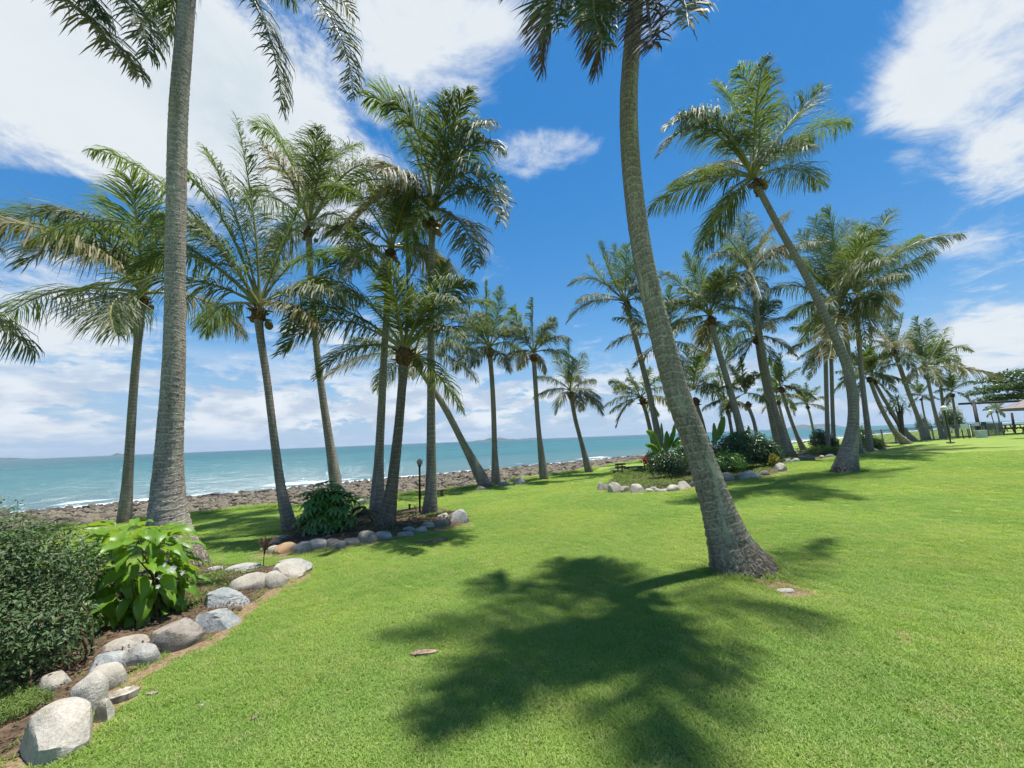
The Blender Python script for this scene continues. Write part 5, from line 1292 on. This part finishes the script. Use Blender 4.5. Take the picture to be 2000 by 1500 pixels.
# ------------------------------------------------------------------ small things on the lawn
M['bark_chip'] = m_plain('bark_chip', (0.36, 0.26, 0.19), .8, 0, .15, .25, 18)
M['drift'] = m_plain('driftwood', (0.50, 0.44, 0.36), .85, 0, .15, .3, 16)
def slab(name, label, cat, px, py, wpx, hpx, th, mat, yaw, seed):
    p = hit(px, py); r = np.random.default_rng(seed); m = px_size(px, p[1])
    l = wpx * m; w = max(.03, hpx * m * 1.6); n = 14; u = np.linspace(-1, 1, n); v = np.linspace(-1, 1, 5)
    half = w / 2 * np.clip(1 - np.abs(u) ** 3, .12, 1) * (1 + .06 * r.normal(size=n)); bow = .10 * l * (1 - u * u) * .3
    top = np.stack([u[:, None] * l / 2 + 0 * v, half[:, None] * v[None] + 0 * u[:, None], bow[:, None] + th + .0025 * r.normal(size=(n, 5))], -1)
    bot = top.copy(); bot[..., 2] = bow[:, None] * .6 - .01
    V = np.concatenate([top.reshape(-1, 3), bot.reshape(-1, 3)]); g1 = grid_faces(n, 5); k = n * 5
    side = []
    for i in range(n - 1):
        side += [(i * 5, i * 5 + k, (i + 1) * 5 + k, (i + 1) * 5), (i * 5 + 4, (i + 1) * 5 + 4, (i + 1) * 5 + 4 + k, i * 5 + 4 + k)]
    me = mesh_np(name, [(V, np.concatenate([g1, g1[:, ::-1] + k, np.array(side)]), 0)], [M[mat]], False)
    tag(link(name, me, None, (p[0], p[1], p[2] + .035), (0, 0, yaw)), label, cat)
slab('bark_strip', 'reddish brown strip of palm bark lying in the crown shadow on the lawn', 'bark', 829, 1287, 50, 9, .012, 'bark_chip', .12, 1)
slab('driftwood', 'pale split driftwood slab lying on the bare soil by the wedge shaped stone', 'wood', 236, 1372, 66, 26, .03, 'drift', .55, 2)
slab('fallen_branch', 'dark thin branch on the lawn in front of the middle bed', 'branch', 845, 1062, 58, 3, .03, 'bark_chip', .32, 3)
slab('dry_leaf', 'small curled brown leaf on the lawn right of the driftwood slab', 'leaf', 393, 1388, 10, 8, .004, 'drift', .8, 4)
slab('dry_leaf', 'tiny dry leaf on the lawn near the bottom edge below the curled one', 'leaf', 497, 1414, 14, 6, .004, 'bark_chip', .2, 5)
slab('twig', 'thin pale twig beside the driftwood slab', 'twig', 296, 1365, 28, 2, .004, 'drift', .3, 6)
p = hit(1536, 1159); me = stone_mesh(.085, .05, .02, 777, .3, 'pale', 2)
tag(link('stone', me, None, (p[0], p[1], p[2] + .028)), 'flat white stone sunk in the lawn right of the lichen covered trunk', 'stone')

# ------------------------------------------------------------------ lamps, benches
M['black'] = m_plain('black_metal', (0.022, 0.024, 0.026), .45, 0, .5, .15, 20)
M['globe'] = m_plain('white_globe', (0.80, 0.80, 0.78), .25, 0, .5, .04, 4)
M['globe_grey'] = m_plain('grey_globe', (0.42, 0.40, 0.38), .3, 0, .5, .2, 12)
M['timber'] = m_plain('weathered_timber', (0.20, 0.155, 0.12), .8, 0, .2, .25, 9)
M['post'] = m_plain('dark_post', (0.05, 0.042, 0.04), .7, 0, .3, .2, 9)
def lathe(prof, n=20):
    prof = np.array(prof); th = np.linspace(0, 2 * math.pi, n, endpoint=False)
    V = np.stack([prof[None, :, 0] * np.cos(th)[:, None], prof[None, :, 0] * np.sin(th)[:, None], prof[None, :, 1] + 0 * th[:, None]], -1).reshape(-1, 3)
    return [(V, grid_faces(n, len(prof), True))]
def lamp(label, b, H, r, gm, plate, tilt=0.0):
    t = thing('globe_lamp', b, label, 'garden lamp', 'globe lamps on posts')
    t.rotation_euler = (0, tilt, 0)
    po = link('post', mesh_np('post', withm(lathe([(0, -.1), (.032, -.1), (.032, H - 2 * r - .05), (.05, H - 2 * r - .04), (r * .55, H - 2 * r + .01), (r * .58, H - 2 * r + .05), (0, H - 2 * r + .05)], 14)), [M['black']], True), t)
    a = np.linspace(-math.pi / 2 + .35, math.pi / 2, 16)
    link('globe', mesh_np('globe', withm(lathe([(r * math.cos(q), H - r + r * math.sin(q)) for q in a], 24)), [M[gm]], True), t)
    if plate: link('base_plate', mesh_np('base_plate', withm(lathe([(0, .02), (plate, .02), (plate, .065), (plate * .8, .085), (0, .085)], 22)), [M['black']], False), po)
lb = hit(820, 1003); H = at(819, 896, lb[1])[2] - lb[2]
lamp('grey globe lamp on slim black post beside the tall straight palm', lb, H, .105, 'globe_grey', 0)
lb = hit(1857, 866); H = at(1854, 792, lb[1])[2] - lb[2]
lamp('white globe lamp with round black base plate on the lawn at right', lb, H, .16, 'globe', .19)
lb = hit(1947, 848); H = at(1940, 800, lb[1])[2] - lb[2]
lamp('smaller white globe lamp farther up the lawn near the parasol', lb, H, .15, 'globe', 0, -.06)
b = bp(800, 998); t = thing('bollard_light', b, 'short dark bollard light left of the globe lamp post', 'bollard')
link('post', mesh_np('post', withm(lathe([(0, -.05), (.035, -.05), (.035, .17), (0, .17)], 12)), [M['black']], False), t)
link('cap', mesh_np('cap', withm(lathe([(0, .18), (.045, .18), (.045, .21), (.02, .23), (0, .23)], 12)), [M['black']], False), t)
def bench(label, b, yaw, L, back, seat_h=.42):
    t = thing('bench', b, label, 'bench', 'benches facing the sea'); t.rotation_euler = (0, 0, yaw)
    for k in range(3): link('seat_slat', bevel(mesh_np('seat_slat', withm(box((0, -.15 + .15 * k, seat_h), (L, .13, .045))), [M['timber']]), .006, 1), t)
    for s in (-1, 1):
        for q in (-.17, .17): link('leg', mesh_np('leg', withm(box((s * (L / 2 - .18), q, seat_h / 2 - .04), (.07, .07, seat_h - .03))), [M['timber']]), t)
        link('bearer', mesh_np('bearer', withm(box((s * (L / 2 - .18), 0, seat_h - .06), (.06, .40, .06))), [M['timber']]), t)
    if back:
        for k in range(2): link('back_slat', bevel(mesh_np('back_slat', withm(box((0, -.25, seat_h + .17 + .15 * k), (L, .035, .10))), [M['timber']]), .005, 1), t)
        for s in (-1, 1): link('back_post', mesh_np('back_post', withm(box((s * (L / 2 - .18), -.215, seat_h + .12), (.06, .035, .50))), [M['timber']]), t)
bench('low dark timber bench behind the tall straight palm facing the rocks', bp(842, 980, 1.4), .35, 1.3, False, .32)
bench('low backless timber bench seaward of the bright ground cover in the right bed', bp(1238, 926, .5), .30, 1.25, False, .36)
bench('small dark timber seat with a back at the tip of the right bed', bp(1208, 932, .3), .30, .62, True, .34)

# ------------------------------------------------------------------ fence, signs and terrace at the far right
M['fence'] = m_plain('fence_metal', (0.15, 0.165, 0.165), .5, .3, .4, .08, 3)
M['sign_white'] = m_plain('sign_white', (0.72, 0.74, 0.72), .5, 0, .4, .05, 3)
M['sign_blue'] = m_plain('box_pale', (0.52, 0.58, 0.60), .5, 0, .4, .08, 3)
M['canvas'] = m_plain('parasol_canvas', (0.26, 0.22, 0.205), .8, 0, .2, .06, 3)
def ptd(px, py, depth): 
    p = at(px, py, depth); p[2] = gz(p[0], p[1]); return p
def fence(label, A, B, H, nseg):
    A, B = np.array(A), np.array(B); t = thing('pool_fence', A, label, 'fence')
    yaw = math.atan2(B[1] - A[1], B[0] - A[0]); bars = []
    for i in range(nseg + 1):
        p = A + (B - A) * i / nseg; p[2] = gz(p[0], p[1])
        link('post', mesh_np('post', withm(box((p[0] - A[0], p[1] - A[1], p[2] - A[2] + H / 2 - .05), (.06, .06, H + .1), yaw)), [M['fence']]), t)
        if i < nseg:
            q = A + (B - A) * (i + 1) / nseg; q[2] = gz(q[0], q[1]); seg = q - p; Ls = np.hypot(seg[0], seg[1]); bars = []
            for k in range(1, int(Ls / .10)):
                c = p + seg * (k * .10 / Ls) - A; bars += box((c[0], c[1], c[2] + H / 2), (.022, .02, H - .16), yaw)
            link('bar_panel', mesh_np('bar_panel', withm(bars), [M['fence']]), t)
            for hz in (.09, H - .06):
                c = (p + q) / 2 - A; link('rail', mesh_np('rail', withm(tube([p - A + (0, 0, hz), q - A + (0, 0, hz)], [.024, .024], 6)), [M['fence']]), t)
fence('grey barred pool fence running behind the white globe lamp to the grove', ptd(1700, 868, 30), ptd(1895, 850, 31), 1.15, 8)
fence('grey barred fence section right of the pale rectangular sign', ptd(1900, 850, 31), ptd(1960, 845, 33), 1.1, 2)
def post_thing(name, label, cat, px, y0, y1, depth, w, lean=0):
    b = ptd(px, y1, depth); top = at(px + lean, y0, depth); 
    me = mesh_np(name, withm(tube([(0, 0, -.1), tuple(top - b)], [w, w * .9], 8)), [M['post']], True); tag(link(name, me, None, b), label, cat)
post_thing('timber_post', 'dark upright post between the two hard leaning trunks and the yellowish palm', 'post', 1757, 806, 842, 30, .10)
post_thing('timber_post', 'slanting dark post under the parasol edge', 'post', 1979, 806, 832, 36, .09, -3)
def sign(label, px0, px1, py0, py1, depth, mat, leg=True):
    c = at((px0 + px1) / 2, py1, depth); top = at((px0 + px1) / 2, py0, depth)[2]; w = (px1 - px0) * px_size((px0 + px1) / 2, depth); h = top - c[2]
    b = c.copy(); b[2] = gz(b[0], b[1]); t = thing('sign_board', b, label, 'sign')
    link('board', bevel(mesh_np('board', withm(box((0, 0, c[2] - b[2] + h / 2), (w, .03, h), -.35)), [M[mat]]), .004, 1), t)
    for s in (-1, 1): link('leg', mesh_np('leg', withm(box((s * w * .33, .03 + s * w * -.11, (c[2] - b[2] + h * .4) / 2 - .05), (.04, .04, c[2] - b[2] + h * .4 + .1), -.35)), [M['black']]), t)
sign('pale rectangular sign on the fence right of the white globe lamp', 1876, 1894, 828, 838, 29.5, 'sign_white')
sign('grey sign left of the dark one at the fence end', 1903, 1914, 825, 832, 30, 'sign_blue')
sign('small dark sign at the end of the pool fence', 1916, 1927, 824, 831, 30, 'black')
b = ptd(1916, 846, 29.5); m = px_size(1916, 29.5)
tag(link('pump_box', bevel(mesh_np('pump_box', withm(box((0, 0, .26), (19 * m, .4, .56), -.3)) + withm(box((0, 0, .56), (21 * m, .46, .05), -.3)), [M['sign_blue']]), .008, 1), None, b), 'pale blue grey cabinet below the small dark sign', 'cabinet')
# pergola beam and post
def pergola():
    b = ptd(1912, 840, 30); t = thing('pergola', b, 'dark timber pergola frame with long beam under the spreading tree', 'pergola')
    a = at(1872, 789, 31) - b; c = at(1996, 783, 29) - b
    link('beam', mesh_np('beam', withm(tube([tuple(a), tuple(c)], [.085, .085], 8)), [M['post']], True), t)
    q = at(1902, 788, 30.4) - b; link('post', mesh_np('post', withm(tube([(0, 0, -.1), tuple(q)], [.12, .10], 8)), [M['post']], True), t)
    q = at(1993, 784, 29) - b; g0 = ptd(2030, 840, 29) - b; link('post', mesh_np('post', withm(tube([tuple(g0), tuple(q)], [.12, .10], 8)), [M['post']], True), t)
pergola()
def parasol():
    b = ptd(2018, 845, 24); t = thing('parasol', b, 'taupe canvas parasol cut by the right edge of the photo', 'parasol')
    top = at(2018, 779, 24)[2] - b[2]; rim = at(1985, 797, 24)[2] - b[2]; R = 48 * px_size(2000, 24) * 1.25
    n = 8; th = np.linspace(0, 2 * math.pi, n, endpoint=False)
    V = np.array([(0, 0, top)] + [(R * .5 * math.cos(a), R * .5 * math.sin(a), (top + rim) / 2 - .04) for a in th] + [(R * math.cos(a), R * math.sin(a), rim) for a in th] + [(R * math.cos(a), R * math.sin(a), rim - .16) for a in th])
    tri = np.array([(0, 1 + i, 1 + (i + 1) % n) for i in range(n)]); qd = np.array([(1 + k * n + i, 1 + (k + 1) * n + i, 1 + (k + 1) * n + (i + 1) % n, 1 + k * n + (i + 1) % n) for k in range(2) for i in range(n)])
    cano = link('canopy', mesh_np('canopy', [(V, tri, 0), (np.zeros((0, 3)), qd - len(V), 0)], [M['canvas']]), t)
    link('pole', mesh_np('pole', withm(tube([(0, 0, 0), (0, 0, top + .1)], [.03, .03], 8)), [M['black']], True), t)
    for a in th: link('rib', mesh_np('rib', withm(tube([(0, 0, top - .05), (R * .98 * math.cos(a), R * .98 * math.sin(a), rim - .01)], [.012, .01], 5)), [M['black']]), cano)
    link('base', mesh_np('base', withm(lathe([(0, 0), (.3, 0), (.3, .06), (0, .08)], 16)), [M['black']]), t)
parasol()
def table(label, px, py, depth, L):
    b = ptd(px, py, depth); t = thing('picnic_table', b, label, 'table', 'tables by the parasol'); t.rotation_euler = (0, 0, -.25)
    for k in range(4): link('plank', mesh_np('plank', withm(box((0, -.3 + .2 * k, .74), (L, .185, .05))), [M['timber']]), t)
    for s in (-1, 1):
        link('bench_plank', mesh_np('bench_plank', withm(box((0, s * .68, .44), (L, .24, .045))), [M['timber']]), t)
        for q in (-1, 1): link('leg', mesh_np('leg', withm(tube([(q * L * .36, s * .55, -.05), (q * L * .36, s * .18, .71)], [.05, .045], 6)), [M['timber']]), t)
        link('cross_bar', mesh_np('cross_bar', withm(box((s * L * .36, 0, .40), (.05, 1.5, .09))), [M['timber']]), t)
table('timber picnic table under the parasol at the right edge', 1990, 842, 34, 1.8)
table('second timber picnic table farther back past the smaller lamp', 1974, 838, 42, 1.8)
# spreading tree at the right edge
def tree():
    b = ptd(2075, 845, 33); t = thing('spreading_tree', b, 'dark green spreading shade tree with flat tiers reaching in at the right edge', 'tree'); r = np.random.default_rng(9)
    parts = []; H = at(2060, 745, 33)[2] - b[2]
    S, _ = spline([(0, 0, -.2, .3), (-.1, 0, H * .35, .22), (.1, .1, H * .7, .15), (.05, 0, H, .06)], 20); parts += withm(tube(S[:, :3], S[:, 3], 10))
    ends = [(1912, 768), (1925, 745), (1940, 757), (1960, 735), (1975, 750), (1950, 775), (1985, 772), (2000, 732), (2020, 740), (2040, 760), (2080, 735), (2110, 760), (1932, 782), (1968, 760), (1995, 755), (2140, 750)]
    L = []
    for (px, py) in ends:
        e = at(px, py, 33 + r.uniform(-1.6, 1.6)) - b; z0 = e[2] * r.uniform(.55, .8); S2, _ = spline([(0.02, 0, z0, .10), (e[0] * .5, e[1] * .5, (z0 + e[2]) / 2 + .15, .06), (*e, .02)], 9)
        parts += withm(tube(S2[:, :3], S2[:, 3], 6, False)); L.append((*e, r.uniform(.75, 1.1), r.uniform(.8, 1.2), r.uniform(.22, .36)))
        L.append((*(e * np.array((.7, .7, 1)) + np.array((0, 0, r.uniform(-.1, .3)))), .8, .9, .28))
    link('trunk', mesh_np('trunk', parts, [M['stem']], True), t)
    P, v = lobe_points(L, 9000, r, .6, -.5); N = v * .5 + np.array((0, 0, 1.0)) + r.normal(0, .4, (len(P), 3))
    link('crown', mesh_np('crown', withm(leaf_cloud(P, N, .24, .5, r)), [M['tree_leaf']], False), t)
tree()
# pandanus and bare stick trees by the fence
def pandanus(label, px, py, top, depth, seed):
    b = ptd(px, py, depth); t = thing('pandanus_tree', b, label, 'tree'); r = random.Random(seed)
    heads = [at(top[0] + q, top[1] + w, depth + r.uniform(-.5, .5)) - b for q, w in ((0, 0), (-14, 10), (13, 8), (4, -10))]
    parts = []
    for h in heads:
        S, _ = spline([(0, 0, -.1), (h[0] * .3, 0, h[2] * .5), tuple(h)], 8); parts += withm(tube(S, np.linspace(.10, .05, 8), 6))
    link('trunk', mesh_np('trunk', parts, [M['stem']], True), t)
    var = leaf_variants('leaf', 'grey_leaf', 1.0, .09, (.8, 1.3, 1.8), 7)
    for h in heads:
        for i in range(26): place_leaf('leaf', var[i % 3], t, tuple(h), i * 2.4, -1.3 + 1.5 * i / 26, 0, r.uniform(.7, 1.1))
pandanus('thin pandanus tree with spiky tufts before the clouds left of the leaning palm', 1762, 850, (1748, 790), 30, 5)

# ------------------------------------------------------------------ haze
def haze():
    m = bpy.data.materials.new('haze_air'); m.use_nodes = True; g = NT(m.node_tree); g.n.clear()
    v = g.node('ShaderNodeVolumePrincipled'); v.inputs['Color'].default_value = (.72, .84, 1.0, 1); v.inputs['Density'].default_value = 1.3e-4; v.inputs['Anisotropy'].default_value = .2
    o = g.node('ShaderNodeOutputMaterial'); g.l.new(v.outputs[0], o.inputs['Volume'])
    me = mesh_np('haze', withm(box((0, 1850, 36), (8000, 4400, 84))), [m])
    tag(link('haze', me), 'pale sea haze over the far water', None, None, 'stuff')
haze()
